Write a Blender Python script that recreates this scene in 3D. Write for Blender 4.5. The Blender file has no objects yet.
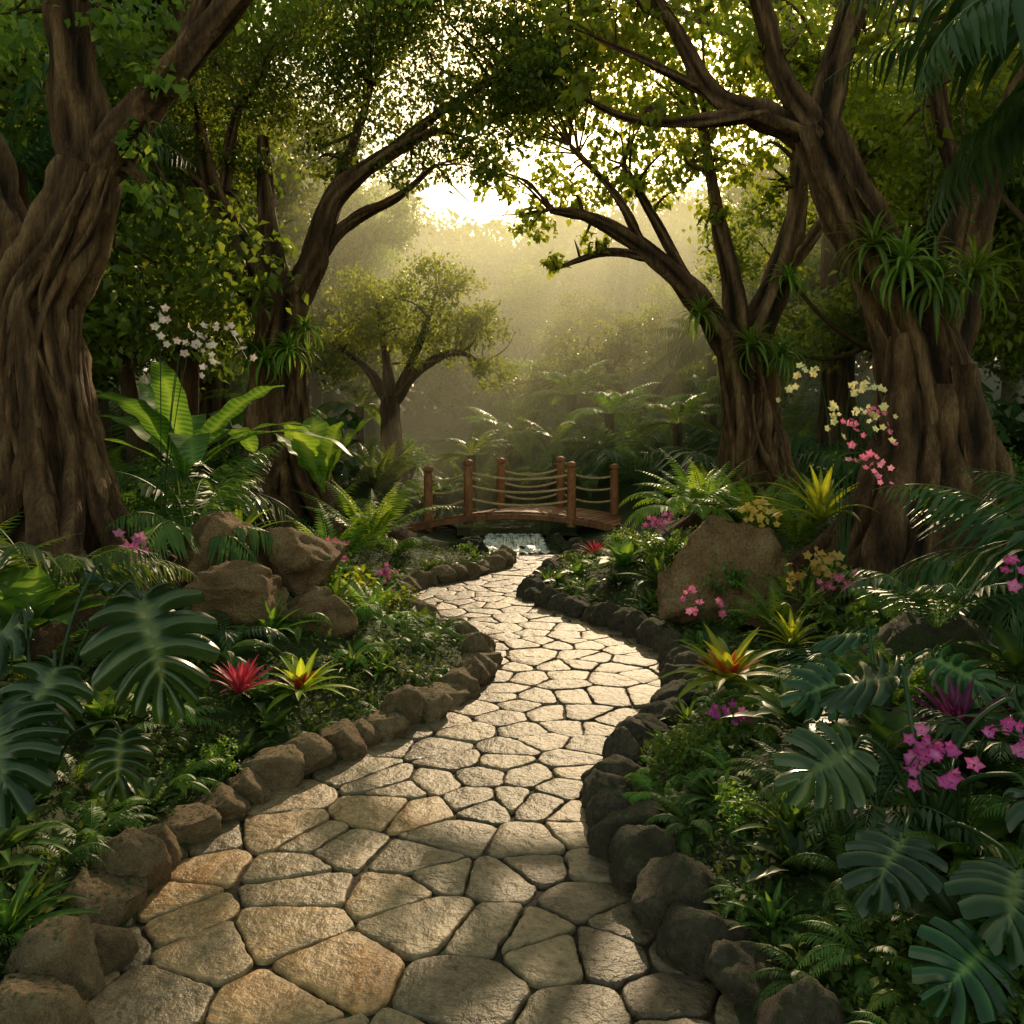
import bpy, math, random
import numpy as np
from mathutils import Vector, noise, Matrix, Euler
rng = np.random.default_rng(11); random.seed(11)
R = math.radians
scene = bpy.context.scene
COL = scene.collection

# ------------------------------------------------------------------ mesh tools
class MB:
    def __init__(s): s.V=[]; s.Q=[]; s.T=[]; s.t=[]; s.n=0
    def add(s, V, Q=None, tint=None, T=None):
        V=np.asarray(V,float).reshape(-1,3)
        if Q is not None and len(Q): s.Q.append(np.asarray(Q,int).reshape(-1,4)+s.n)
        if T is not None and len(T): s.T.append(np.asarray(T,int).reshape(-1,3)+s.n)
        if tint is None: tint=np.full(len(V),.5)
        elif np.isscalar(tint): tint=np.full(len(V),float(tint))
        s.t.append(np.asarray(tint,float)); s.V.append(V); s.n+=len(V)
    def build(s,name,mat,smooth=True):
        V=np.concatenate(s.V); t=np.concatenate(s.t)
        Q=np.concatenate(s.Q) if s.Q else np.zeros((0,4),int)
        T=np.concatenate(s.T) if s.T else np.zeros((0,3),int)
        me=bpy.data.meshes.new(name)
        me.vertices.add(len(V)); me.vertices.foreach_set('co',V.astype(np.float32).ravel())
        lp=np.concatenate([Q.ravel(),T.ravel()]).astype(np.int32)
        me.loops.add(len(lp)); me.loops.foreach_set('vertex_index',lp)
        st=np.concatenate([np.arange(len(Q))*4, len(Q)*4+np.arange(len(T))*3]).astype(np.int32)
        me.polygons.add(len(st)); me.polygons.foreach_set('loop_start',st)
        me.update(calc_edges=True); me.validate()
        me.polygons.foreach_set('use_smooth',np.full(len(me.polygons),smooth))
        a=me.attributes.new('tint','FLOAT','POINT'); a.data.foreach_set('value',t.astype(np.float32))
        me.materials.append(mat); me.update()
        return me

def rotz(V,a):
    c,s=math.cos(a),math.sin(a); V=np.asarray(V,float)
    return np.stack([V[:,0]*c-V[:,1]*s, V[:,0]*s+V[:,1]*c, V[:,2]],1)

def frames(d, up):
    d=d/np.linalg.norm(d,axis=1,keepdims=True)
    x=np.cross(d,up); x/=np.maximum(np.linalg.norm(x,axis=1,keepdims=True),1e-6)
    z=np.cross(x,d)
    return np.stack([x,d,z],2)

def scatter(mb,tV,tQ,pos,fr,sc,tint,tt=None):
    n=len(pos); k=len(tV)
    V=np.einsum('nij,kj->nki',fr,tV)*np.asarray(sc).reshape(-1,1,1)+pos[:,None,:]
    Q=(tQ[None]+ (np.arange(n)*k)[:,None,None]).reshape(-1,4)
    t=np.repeat(np.asarray(tint),k).reshape(n,k)
    if tt is not None: t=t+tt[None]
    mb.add(V.reshape(-1,3),Q,t.ravel())

def leafT(w=.3,fold=.12,droop=.12):
    V=np.array([[0,0,0],[-w,.42,fold],[0,.45,0.0],[w,.42,fold],[0,1,-droop]],float)
    Q=np.array([[0,2,4,1],[0,3,4,2]]); return V,Q
LEAF=leafT(); LEAFW=leafT(.38,.1,.18); LEAFN=leafT(.13,.04,.12); PINNA=leafT(.1,.03,.22)
LTT=np.array([.12,-.05,.12,-.05,0])

def catmull(P,per):
    P=np.asarray(P,float); P=np.vstack([2*P[0]-P[1],P,2*P[-1]-P[-2]])
    out=[]
    for i in range(1,len(P)-2):
        for j in range(per):
            t=j/per; a,b,c,d=P[i-1],P[i],P[i+1],P[i+2]
            out.append(.5*((2*b)+(c-a)*t+(2*a-5*b+4*c-d)*t*t+(3*b-a-3*c+d)*t**3))
    out.append(P[-2]); return np.array(out)

def tube(ctrl,nseg=10,per=5,flute=0.,nfl=7,seed=0,twist=1.,rough=.06):
    P=catmull(ctrl,per); m=len(P); C=P[:,:3]; r=np.maximum(P[:,3],1e-4)
    T=np.gradient(C,axis=0); T/=np.maximum(np.linalg.norm(T,axis=1,keepdims=True),1e-9)
    x=np.cross(T[0],[.3,1,.2]); x/=np.linalg.norm(x)
    th=np.arange(nseg)/nseg*2*math.pi; V=np.zeros((m,nseg,3)); tt=np.zeros((m,nseg))
    for i in range(m):
        x=x-T[i]*x.dot(T[i]); x/=np.linalg.norm(x); y=np.cross(T[i],x)
        ph=seed*1.7+twist*i/m*3
        f=1+flute*(.5*np.cos(nfl*th+ph)+.35*np.cos((nfl+4)*th-ph*1.6+seed)+.3*np.cos(3*th+seed+ph*.6))
        if rough:
            f=f+np.array([rough*noise.noise(Vector((math.cos(a)*1.5+seed,math.sin(a)*1.5,i*.35))) for a in th])
        V[i]=C[i]+(r[i]*f)[:,None]*(np.cos(th)[:,None]*x+np.sin(th)[:,None]*y)
        tt[i]=np.clip(.5+(f-1)*1.6,0,1)  # crease shade put into the tint: grooves darker, ridges lighter
    i,j=np.meshgrid(np.arange(m-1),np.arange(nseg),indexing='ij'); j2=(j+1)%nseg
    Q=np.stack([i*nseg+j,i*nseg+j2,(i+1)*nseg+j2,(i+1)*nseg+j],-1).reshape(-1,4)
    return V.reshape(-1,3),Q,tt.ravel()

def blade(L,W,n=8,pitch=60,arch=80,fold=.3,prof='lance',az=0,base=0.,tb=0.,ripple=0.,nr=5,ribc=.06):
    s=np.linspace(0,1,n+1); ang=np.radians(pitch-arch*s**1.2); ds=L/n
    y=base+np.concatenate([[0],np.cumsum(np.cos(ang[:-1])*ds)]); z=np.concatenate([[0],np.cumsum(np.sin(ang[:-1])*ds)])
    if prof=='lance': w=W*(.12+.88*np.sin(math.pi*s**.75)**.85)*(1-s**6)
    elif prof=='strap': w=W*np.minimum(1,s*3+.55)*(1-s**3.2)
    elif prof=='paddle': w=W*np.clip((s-.12)/.25,0.06,1)**.7*np.sqrt(np.clip(1-np.clip((s-.55)/.45,0,1)**2.4,0,1))
    else: w=W*(.06+np.sin(math.pi*s**.85)**.6)*(1-s**8)
    w=np.maximum(w,W*.015)
    nz=np.cos(ang); ny=-np.sin(ang)
    rp=ripple*W*np.sin(np.arange(n+1)*math.pi*2/ max(2,(n+1)/nr))
    def side(k,sg): 
        lift=fold*w*k+rp*k
        return np.stack([sg*w*k,y+ny*lift,z+nz*lift],1)
    V=np.concatenate([side(1,-1),side(.5,-1)-0,side(0,1),side(.5,1),side(1,1)])
    m=n+1; Q=[]
    for c in range(4):
        for i in range(n): Q.append([c*m+i,(c+1)*m+i,(c+1)*m+i+1,c*m+i+1])
    rib=ribc*np.where(np.arange(m)%2==0,1,-1)
    tint=np.concatenate([np.full(m,.28)+rib,np.full(m,.42)-rib,np.full(m,.85),np.full(m,.42)-rib,np.full(m,.28)+rib])+tb
    return rotz(V,az),np.array(Q),tint

def frond(mb,L,pitch,arch,az,pl,npair,tb=0,base=.02,droop=.25,tw=PINNA,ang=62,peak=.4):
    n=npair; s=np.linspace(.0,1,n+1); a=np.radians(pitch-arch*s**1.15); ds=L/n
    y=base+np.concatenate([[0],np.cumsum(np.cos(a[:-1])*ds)]); z=np.concatenate([[0],np.cumsum(np.sin(a[:-1])*ds)])
    c=np.stack([0*y,y,z],1); t=np.stack([0*a,np.cos(a),np.sin(a)],1); nn=np.stack([0*a,-np.sin(a),np.cos(a)],1)
    w=L*.007*(1.15-s); V=np.concatenate([c+np.stack([-w,0*w,0*w],1),c+nn*w[:,None],c+np.stack([w,0*w,0*w],1)])
    m=n+1; Q=[[k*m+i,(k+1)*m+i,(k+1)*m+i+1,k*m+i+1] for k in range(2) for i in range(n)]
    mb.add(rotz(V,az),Q,.75+tb)
    k=np.arange(1,n+1)
    sk=s[k]; ln=pl*np.clip((sk/peak)**.7,0,1)*np.clip((1-sk)/(1-peak),0.04,1)**.7
    for sg in (-1,1):
        an=R(ang)*(1-.45*sk)+rng.normal(0,.05,len(k))
        d=t[k]*np.cos(an)[:,None]+np.array([sg,0,0])*np.sin(an)[:,None]-np.array([0,0,1])*droop*rng.uniform(.6,1.2,len(k))[:,None]
        fr=frames(d,nn[k]+rng.normal(0,.08,(len(k),3)))
        pos=c[k]
        mbt=MB(); scatter(mbt,tw[0],tw[1],pos,fr,ln,rng.uniform(.3,.55,len(k))+tb,LTT)
        mb.add(rotz(mbt.V[0],az),mbt.Q[0],mbt.t[0])

# ------------------------------------------------------------------ materials
def newmat(n):
    m=bpy.data.materials.new(n); m.use_nodes=True; nt=m.node_tree; nt.nodes.clear(); return m,nt,nt.nodes,nt.links
def ramp(N,stops):
    r=N.new('ShaderNodeValToRGB'); e=r.color_ramp.elements
    while len(e)<len(stops): e.new(.5)
    for i,(p,c) in enumerate(stops): e[i].position=p; e[i].color=(*c,1)
    return r
def leafmat(name,c0,c1,c2,trans=.35,rough=.45,tmul=1.7,nscale=9.,spec=.35,tcol=(1.35,1.15,.5)):
    m,nt,N,L=newmat(name)
    at=N.new('ShaderNodeAttribute'); at.attribute_name='tint'
    oi=N.new('ShaderNodeObjectInfo'); tc=N.new('ShaderNodeTexCoord'); nz=N.new('ShaderNodeTexNoise'); nz.inputs['Scale'].default_value=nscale; nz.inputs['Detail'].default_value=1
    L.new(tc.outputs['Object'],nz.inputs['Vector'])
    ad=N.new('ShaderNodeMath'); ad.operation='MULTIPLY_ADD'; L.new(nz.outputs['Fac'],ad.inputs[0]); ad.inputs[1].default_value=.5
    sb=N.new('ShaderNodeMath'); sb.operation='SUBTRACT'; L.new(at.outputs['Fac'],sb.inputs[0]); sb.inputs[1].default_value=.25
    L.new(sb.outputs[0],ad.inputs[2])
    rp=ramp(N,[(.05,c0),(.5,c1),(1.,c2)]); L.new(ad.outputs[0],rp.inputs[0])
    hs=N.new('ShaderNodeHueSaturation'); mr=N.new('ShaderNodeMapRange'); mr.inputs['To Min'].default_value=.7; mr.inputs['To Max'].default_value=1.4
    L.new(oi.outputs['Random'],mr.inputs['Value']); L.new(mr.outputs[0],hs.inputs['Value']); L.new(rp.outputs[0],hs.inputs['Color'])
    mr2=N.new('ShaderNodeMapRange'); mr2.inputs['To Min'].default_value=.482; mr2.inputs['To Max'].default_value=.51
    L.new(oi.outputs['Random'],mr2.inputs['Value']); L.new(mr2.outputs[0],hs.inputs['Hue'])
    p=N.new('ShaderNodeBsdfPrincipled'); p.inputs['Roughness'].default_value=rough; p.inputs['Specular IOR Level'].default_value=spec
    L.new(hs.outputs[0],p.inputs['Base Color'])
    tr=N.new('ShaderNodeBsdfTranslucent'); mx=N.new('ShaderNodeMix'); mx.data_type='RGBA'; mx.blend_type='MULTIPLY'; mx.inputs[0].default_value=1
    L.new(hs.outputs[0],mx.inputs[6]); mx.inputs[7].default_value=(tmul*tcol[0],tmul*tcol[1],tmul*tcol[2],1)
    L.new(mx.outputs[2],tr.inputs['Color'])
    ms=N.new('ShaderNodeMixShader'); ms.inputs[0].default_value=trans; L.new(p.outputs[0],ms.inputs[1]); L.new(tr.outputs[0],ms.inputs[2])
    o=N.new('ShaderNodeOutputMaterial'); L.new(ms.outputs[0],o.inputs['Surface']); return m

M_fern =leafmat('fern_green',(.032,.072,.016),(.078,.16,.032),(.18,.28,.06),trans=.42)
M_dark =leafmat('dark_leaf',(.015,.038,.014),(.036,.085,.028),(.11,.17,.06),trans=.3,rough=.36,spec=.45)
M_mon  =leafmat('monstera_leaf',(.010,.032,.010),(.028,.082,.024),(.14,.21,.07),trans=.25,rough=.24,spec=.6)
M_lite =leafmat('light_leaf',(.06,.125,.018),(.13,.24,.036),(.28,.37,.085),trans=.45)
M_lime =leafmat('lime_leaf',(.13,.20,.02),(.25,.34,.035),(.40,.43,.08),trans=.5)
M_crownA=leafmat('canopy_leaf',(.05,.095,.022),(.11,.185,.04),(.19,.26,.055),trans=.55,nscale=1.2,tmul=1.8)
M_crownB=leafmat('sunny_canopy_leaf',(.09,.135,.016),(.16,.22,.028),(.27,.31,.045),trans=.6,nscale=1.2,tmul=1.9)  # lighter, yellower than canopy_leaf: sunlight put into the leaf colour
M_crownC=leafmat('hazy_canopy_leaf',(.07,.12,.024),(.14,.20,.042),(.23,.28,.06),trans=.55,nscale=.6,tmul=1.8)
M_moss =leafmat('moss_leaf',(.030,.056,.011),(.07,.115,.02),(.15,.19,.038),trans=.3,rough=.7)
def petal(name,c0,c1,c2,trans=.35): return leafmat(name,c0,c1,c2,trans=trans,rough=.5,tmul=1.,nscale=3,tcol=(1,1,1))
M_pink =petal('pink_petal',(.5,.05,.18),(.72,.15,.34),(.8,.38,.52))
M_mag  =petal('magenta_petal',(.34,.02,.2),(.55,.07,.36),(.7,.25,.5))
M_white=petal('white_petal',(.6,.3,.36),(.7,.52,.54),(.72,.66,.62))
M_cream=petal('cream_petal',(.6,.35,.12),(.72,.62,.32),(.74,.7,.5))
M_red  =petal('red_bract',(.26,.010,.04),(.48,.035,.09),(.6,.16,.18),.3)
M_yel  =petal('yellow_petal',(.6,.25,.04),(.7,.48,.1),(.75,.62,.2))
M_oran =petal('orange_bract',(.6,.45,.04),(.65,.12,.03),(.6,.03,.02))
M_plum =petal('plum_leaf',(.08,.01,.045),(.17,.02,.09),(.32,.07,.17),.3)

def texmat(name,stops,scale=3.,stretch=(1,1,1),bump=.6,dist=.03,rough=.85,moss=0.,mosscol=(.05,.08,.015),tintmix=.5,detail=5,spec=.3,fine=30.,orand=.0,fmin=.6):
    m,nt,N,L=newmat(name)
    tc=N.new('ShaderNodeTexCoord'); mp=N.new('ShaderNodeMapping'); mp.inputs['Scale'].default_value=stretch; L.new(tc.outputs['Object'],mp.inputs[0])
    nz=N.new('ShaderNodeTexNoise'); nz.inputs['Scale'].default_value=scale; nz.inputs['Detail'].default_value=detail; nz.inputs['Roughness'].default_value=.62; nz.inputs['Distortion'].default_value=.4
    L.new(mp.outputs[0],nz.inputs['Vector'])
    at=N.new('ShaderNodeAttribute'); at.attribute_name='tint'
    oi=N.new('ShaderNodeObjectInfo')
    mx=N.new('ShaderNodeMath'); mx.operation='MULTIPLY_ADD'; L.new(at.outputs['Fac'],mx.inputs[0]); mx.inputs[1].default_value=tintmix
    m1=N.new('ShaderNodeMath'); m1.operation='MULTIPLY_ADD'; L.new(nz.outputs['Fac'],m1.inputs[0]); m1.inputs[1].default_value=1.5*(1-tintmix*.5); m1.inputs[2].default_value=-.25-.25*tintmix
    mo=N.new('ShaderNodeMath'); mo.operation='MULTIPLY_ADD'; L.new(oi.outputs['Random'],mo.inputs[0]); mo.inputs[1].default_value=orand; L.new(m1.outputs[0],mo.inputs[2])
    L.new(mo.outputs[0],mx.inputs[2])
    rp=ramp(N,stops); L.new(mx.outputs[0],rp.inputs[0]); col=rp.outputs[0]
    n2=N.new('ShaderNodeTexNoise'); n2.inputs['Scale'].default_value=fine; n2.inputs['Detail'].default_value=4; n2.inputs['Roughness'].default_value=.7; L.new(mp.outputs[0],n2.inputs['Vector'])
    mf=N.new('ShaderNodeMapRange'); mf.inputs['From Min'].default_value=.3; mf.inputs['From Max'].default_value=.7; mf.inputs['To Min'].default_value=fmin; mf.inputs['To Max'].default_value=1.3; L.new(n2.outputs['Fac'],mf.inputs['Value'])
    mm=N.new('ShaderNodeVectorMath'); mm.operation='SCALE'; L.new(col,mm.inputs[0]); L.new(mf.outputs[0],mm.inputs['Scale']); col=mm.outputs[0]
    if moss>0:
        ge=N.new('ShaderNodeNewGeometry'); sx=N.new('ShaderNodeSeparateXYZ'); L.new(ge.outputs['Normal'],sx.inputs[0])
        n3=N.new('ShaderNodeTexNoise'); n3.inputs['Scale'].default_value=scale*1.3; n3.inputs['Detail'].default_value=3; L.new(tc.outputs['Object'],n3.inputs['Vector'])
        a=N.new('ShaderNodeMath'); a.operation='MULTIPLY_ADD'; L.new(sx.outputs['Z'],a.inputs[0]); a.inputs[1].default_value=.35; L.new(n3.outputs['Fac'],a.inputs[2])
        mr=N.new('ShaderNodeMapRange'); mr.inputs['From Min'].default_value=.95-moss*.5; mr.inputs['From Max'].default_value=1.1-moss*.5; L.new(a.outputs[0],mr.inputs['Value'])
        mc=N.new('ShaderNodeMix'); mc.data_type='RGBA'; L.new(mr.outputs[0],mc.inputs[0]); L.new(col,mc.inputs[6]); mc.inputs[7].default_value=(*mosscol,1); col=mc.outputs[2]
    p=N.new('ShaderNodeBsdfPrincipled'); p.inputs['Roughness'].default_value=rough; p.inputs['Specular IOR Level'].default_value=spec
    L.new(col,p.inputs['Base Color'])
    ah=N.new('ShaderNodeMath'); ah.operation='MULTIPLY_ADD'; L.new(n2.outputs['Fac'],ah.inputs[0]); ah.inputs[1].default_value=.35; L.new(nz.outputs['Fac'],ah.inputs[2])
    b=N.new('ShaderNodeBump'); b.inputs['Strength'].default_value=bump; b.inputs['Distance'].default_value=dist; L.new(ah.outputs[0],b.inputs['Height']); L.new(b.outputs[0],p.inputs['Normal'])
    o=N.new('ShaderNodeOutputMaterial'); L.new(p.outputs[0],o.inputs['Surface']); return m
M_bark =texmat('bark',[(0,(.018,.008,.004)),(.42,(.125,.060,.029)),(1,(.38,.22,.115))],scale=3.2,stretch=(3.2,3.2,.45),bump=1,dist=.11,moss=.08,tintmix=1.,fine=14,fmin=.4)
M_barkfar=texmat('hazy_bark',[(0,(.03,.018,.011)),(1,(.15,.09,.05))],scale=3,stretch=(2,2,.5),bump=.5,detail=3)
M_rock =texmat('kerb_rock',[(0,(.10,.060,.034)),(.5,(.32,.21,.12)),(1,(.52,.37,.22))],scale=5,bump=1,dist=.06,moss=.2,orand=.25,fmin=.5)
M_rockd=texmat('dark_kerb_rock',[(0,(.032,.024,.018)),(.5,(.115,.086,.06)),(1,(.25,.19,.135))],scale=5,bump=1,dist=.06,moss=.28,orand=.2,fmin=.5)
M_bould=texmat('boulder_rock',[(0,(.10,.045,.02)),(.5,(.38,.22,.11)),(1,(.60,.42,.25))],scale=2.6,bump=1,dist=.12,moss=.14,fmin=.45)
M_bouldm=texmat('mossy_rock',[(0,(.03,.024,.017)),(.5,(.10,.08,.055)),(1,(.22,.17,.12))],scale=3,bump=1,dist=.08,moss=.5,fmin=.5)
M_flag =texmat('flagstone',[(0,(.105,.072,.042)),(.3,(.20,.145,.088)),(.6,(.30,.21,.12)),(.82,(.39,.25,.12)),(1,(.44,.21,.075))],scale=3.6,bump=1.,dist=.034,rough=.48,tintmix=.95,fine=24,spec=.5,fmin=.4)
M_joint=texmat('path_joint',[(0,(.012,.008,.004)),(.6,(.030,.021,.012)),(1,(.040,.034,.016))],scale=5,bump=1,dist=.02,moss=.08,detail=3)
M_soil =texmat('soil',[(0,(.018,.016,.008)),(.5,(.036,.034,.014)),(1,(.05,.055,.018))],scale=1.5,bump=1,dist=.05,moss=.5,mosscol=(.036,.06,.013),detail=4)
M_wood =texmat('bridge_wood',[(0,(.12,.042,.020)),(.5,(.36,.145,.065)),(1,(.52,.26,.13))],scale=6,stretch=(1,1,.4),bump=.6,dist=.01,rough=.6)
M_rope =texmat('rope',[(0,(.4,.27,.13)),(1,(.68,.52,.31))],scale=20,bump=.5,dist=.01,detail=2)
def water(name,foam):
    m,nt,N,L=newmat(name); tc=N.new('ShaderNodeTexCoord'); mp=N.new('ShaderNodeMapping'); mp.inputs['Scale'].default_value=(16,2,2) if foam else (2,3,1); L.new(tc.outputs['Object'],mp.inputs[0])
    nz=N.new('ShaderNodeTexNoise'); nz.inputs['Scale'].default_value=1.8; nz.inputs['Detail'].default_value=5; nz.inputs['Distortion'].default_value=.6; L.new(mp.outputs[0],nz.inputs['Vector'])
    p=N.new('ShaderNodeBsdfPrincipled'); p.inputs['Roughness'].default_value=.3 if foam else .06
    rp=ramp(N,[(.34,(.14,.17,.15) if foam else (.02,.03,.02)),(.5,(.92,.94,.92) if foam else (.04,.06,.04))]); L.new(nz.outputs['Fac'],rp.inputs[0]); L.new(rp.outputs[0],p.inputs['Base Color'])
    b=N.new('ShaderNodeBump'); b.inputs['Strength'].default_value=.6; b.inputs['Distance'].default_value=.04; L.new(nz.outputs['Fac'],b.inputs['Height']); L.new(b.outputs[0],p.inputs['Normal'])
    o=N.new('ShaderNodeOutputMaterial'); L.new(p.outputs[0],o.inputs['Surface']); return m
M_water=water('stream_water',False); M_foam=water('cascade_foam',True)

# ------------------------------------------------------------------ object helpers
def obj(name,data,parent=None,kind=None,label=None,category=None,group=None,loc=(0,0,0)):
    o=bpy.data.objects.new(name,data); COL.objects.link(o); o.location=loc
    if parent: o.parent=parent
    if kind: o['kind']=kind
    if label: o['label']=label
    if category: o['category']=category
    if group: o['group']=group
    return o
def spawn(proto,name,loc,scale=1.,rz=0.,tilt=(0,0),label='',category='plant',group=None):
    if len(proto)==1: root=obj(name,proto[0][1])
    else:
        root=obj(name,None); root.empty_display_size=.2
        for pn,me in proto: obj(pn,me,parent=root)
    if len(label.replace('-',' ').split())<5: label+=' in the lush garden'
    root.location=loc; root.scale=(scale,)*3 if np.isscalar(scale) else scale
    root.rotation_euler=(tilt[0],tilt[1],rz); root['label']=label; root['category']=category
    if group: root['group']=group
    return root

# ------------------------------------------------------------------ path edges & terrain
Lp=np.array([(-1.2,-3),(-1.2,0),(-1.24,1.5),(-1.27,2.53),(-1.33,3.02),(-1.32,3.52),(-1.14,4.11),(-.78,4.77),(-.44,5.32),(-.2,5.95),(-.14,6.4),(-.22,6.95),(-.55,7.78),(-.98,8.6),(-1.15,9.3),(-.94,9.99),(-.42,10.7),(-.06,11.5),(0.,12.5)])
Rp=np.array([(.95,-3),(.9,0),(.78,1.5),(.66,2.53),(.53,2.9),(.41,3.44),(.37,4.),(.51,4.48),(.85,5.19),(1.1,5.9),(1.17,6.6),(1.1,7.15),(.88,7.7),(.47,8.45),(.18,9.07),(.12,9.6),(.36,10.5),(.7,11.5),(.95,12.5)])
def smooth(P): 
    C=catmull(np.c_[P,np.zeros(len(P))],10); return C[:,:2]
LE,RE=smooth(Lp),smooth(Rp); ED=np.vstack([LE,RE])
SC=np.array([(.3,12.6),(.15,13.5),(.1,14.5),(.0,17),(-.6,20),(-.5,26)]); SE=smooth(SC)
def nz2(x,y,s,o=0.):
    return (np.sin(x*s*1.3+o+1.7*np.sin(y*s*.9+o))+np.sin(y*s*1.1-o+1.3*np.sin(x*s*1.2)))*.5
def H(x,y):
    x=np.atleast_1d(np.asarray(x,float)); y=np.atleast_1d(np.asarray(y,float))
    d=np.full(x.shape,1e9)
    for e in ED: d=np.minimum(d,np.hypot(x-e[0],y-e[1]))
    xl=np.interp(y,LE[:,1],LE[:,0]); xr=np.interp(y,RE[:,1],RE[:,0])
    ins=(x>xl)&(x<xr)&(y<12.55)
    h=.05+.66*(1-np.exp(-np.maximum(d-.12,0)/1.35))+.035*np.maximum(d-2.5,0)+.07*np.minimum(d,1.5)*nz2(x,y,2.1)+.03*np.minimum(d,1)*nz2(x,y,6.5,2)
    ds=np.full(x.shape,1e9)
    for e in SE: ds=np.minimum(ds,np.hypot(x-e[0],y-e[1]))
    h=h*(1-.8*np.exp(-((y-14.0)/2.9)**4-((x+.1)/2.6)**4))
    t=np.clip((ds-.45)/1.3,0,1); t=t*t*(3-2*t)
    bed=np.where(y<13.8,-.2,.02)
    h=np.where(y>12.55,bed*(1-t)+h*t,h)
    h=h+.05*np.maximum(y-26,0)+.06*np.maximum(np.abs(x)-9,0)
    h=np.minimum(h,9+.0*h)
    return np.where(ins,-.05,h)
def Hs(x,y): return float(H(x,y)[0])
def pdist(x,y): return float(np.min(np.hypot(ED[:,0]-x,ED[:,1]-y)))
def inpath(x,y,m=0.):
    xl=np.interp(y,LE[:,1],LE[:,0]); xr=np.interp(y,RE[:,1],RE[:,0]); return (x>xl-m) and (x<xr+m) and y<12.6
def axis(lo,hi,step,out_lo,out_hi):
    a=list(np.arange(lo,hi+1e-6,step)); s=step; v=hi
    while v<out_hi: s*=1.22; v+=s; a.append(v)
    s=step; v=lo; b=[]
    while v>out_lo: s*=1.22; v-=s; b.append(v)
    return np.array(b[::-1]+a)
gx=axis(-6,6,.075,-150,150); gy=axis(1.2,18,.075,-60,200)
X,Y=np.meshgrid(gx,gy); Z=H(X.ravel(),Y.ravel())
nx,ny=len(gx),len(gy); i,j=np.meshgrid(np.arange(ny-1),np.arange(nx-1),indexing='ij')
Q=np.stack([i*nx+j,i*nx+j+1,(i+1)*nx+j+1,(i+1)*nx+j],-1).reshape(-1,4)
mb=MB(); mb.add(np.stack([X.ravel(),Y.ravel(),Z],1),Q,.5)
obj('ground',mb.build('ground',M_soil),kind='structure',label='mossy dark garden soil with raised planting beds',category='ground')

# path sheet (joints) and flagstones
mb=MB(); ys=np.linspace(-2.5,12.55,300); xl=np.interp(ys,LE[:,1],LE[:,0])-.1; xr=np.interp(ys,RE[:,1],RE[:,0])+.1
cols=12; V=np.array([[xl[a]+(xr[a]-xl[a])*b/cols,ys[a],.010] for a in range(len(ys)) for b in range(cols+1)])
Q=[[a*(cols+1)+b,a*(cols+1)+b+1,(a+1)*(cols+1)+b+1,(a+1)*(cols+1)+b] for a in range(len(ys)-1) for b in range(cols)]
mb.add(V,Q,.5)
seeds=[]; sp=.262; row=0; yy=-1.2
while yy<13.2:
    xx=-2.6+(row%2)*sp/2
    while xx<2.6:
        if random.random()>.2: seeds.append((xx+random.uniform(-.11,.11),yy+random.uniform(-.10,.10)))
        xx+=sp
    yy+=sp*.85; row+=1
seeds=np.array(seeds)
def clip(poly,n,c):
    out=[]
    for k in range(len(poly)):
        a,b=poly[k],poly[(k+1)%len(poly)]; da,db=a.dot(n)-c,b.dot(n)-c
        if da<=0: out.append(a)
        if (da<0)!=(db<0) and abs(da-db)>1e-9: out.append(a+(b-a)*(da/(da-db)))
    return out
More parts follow.
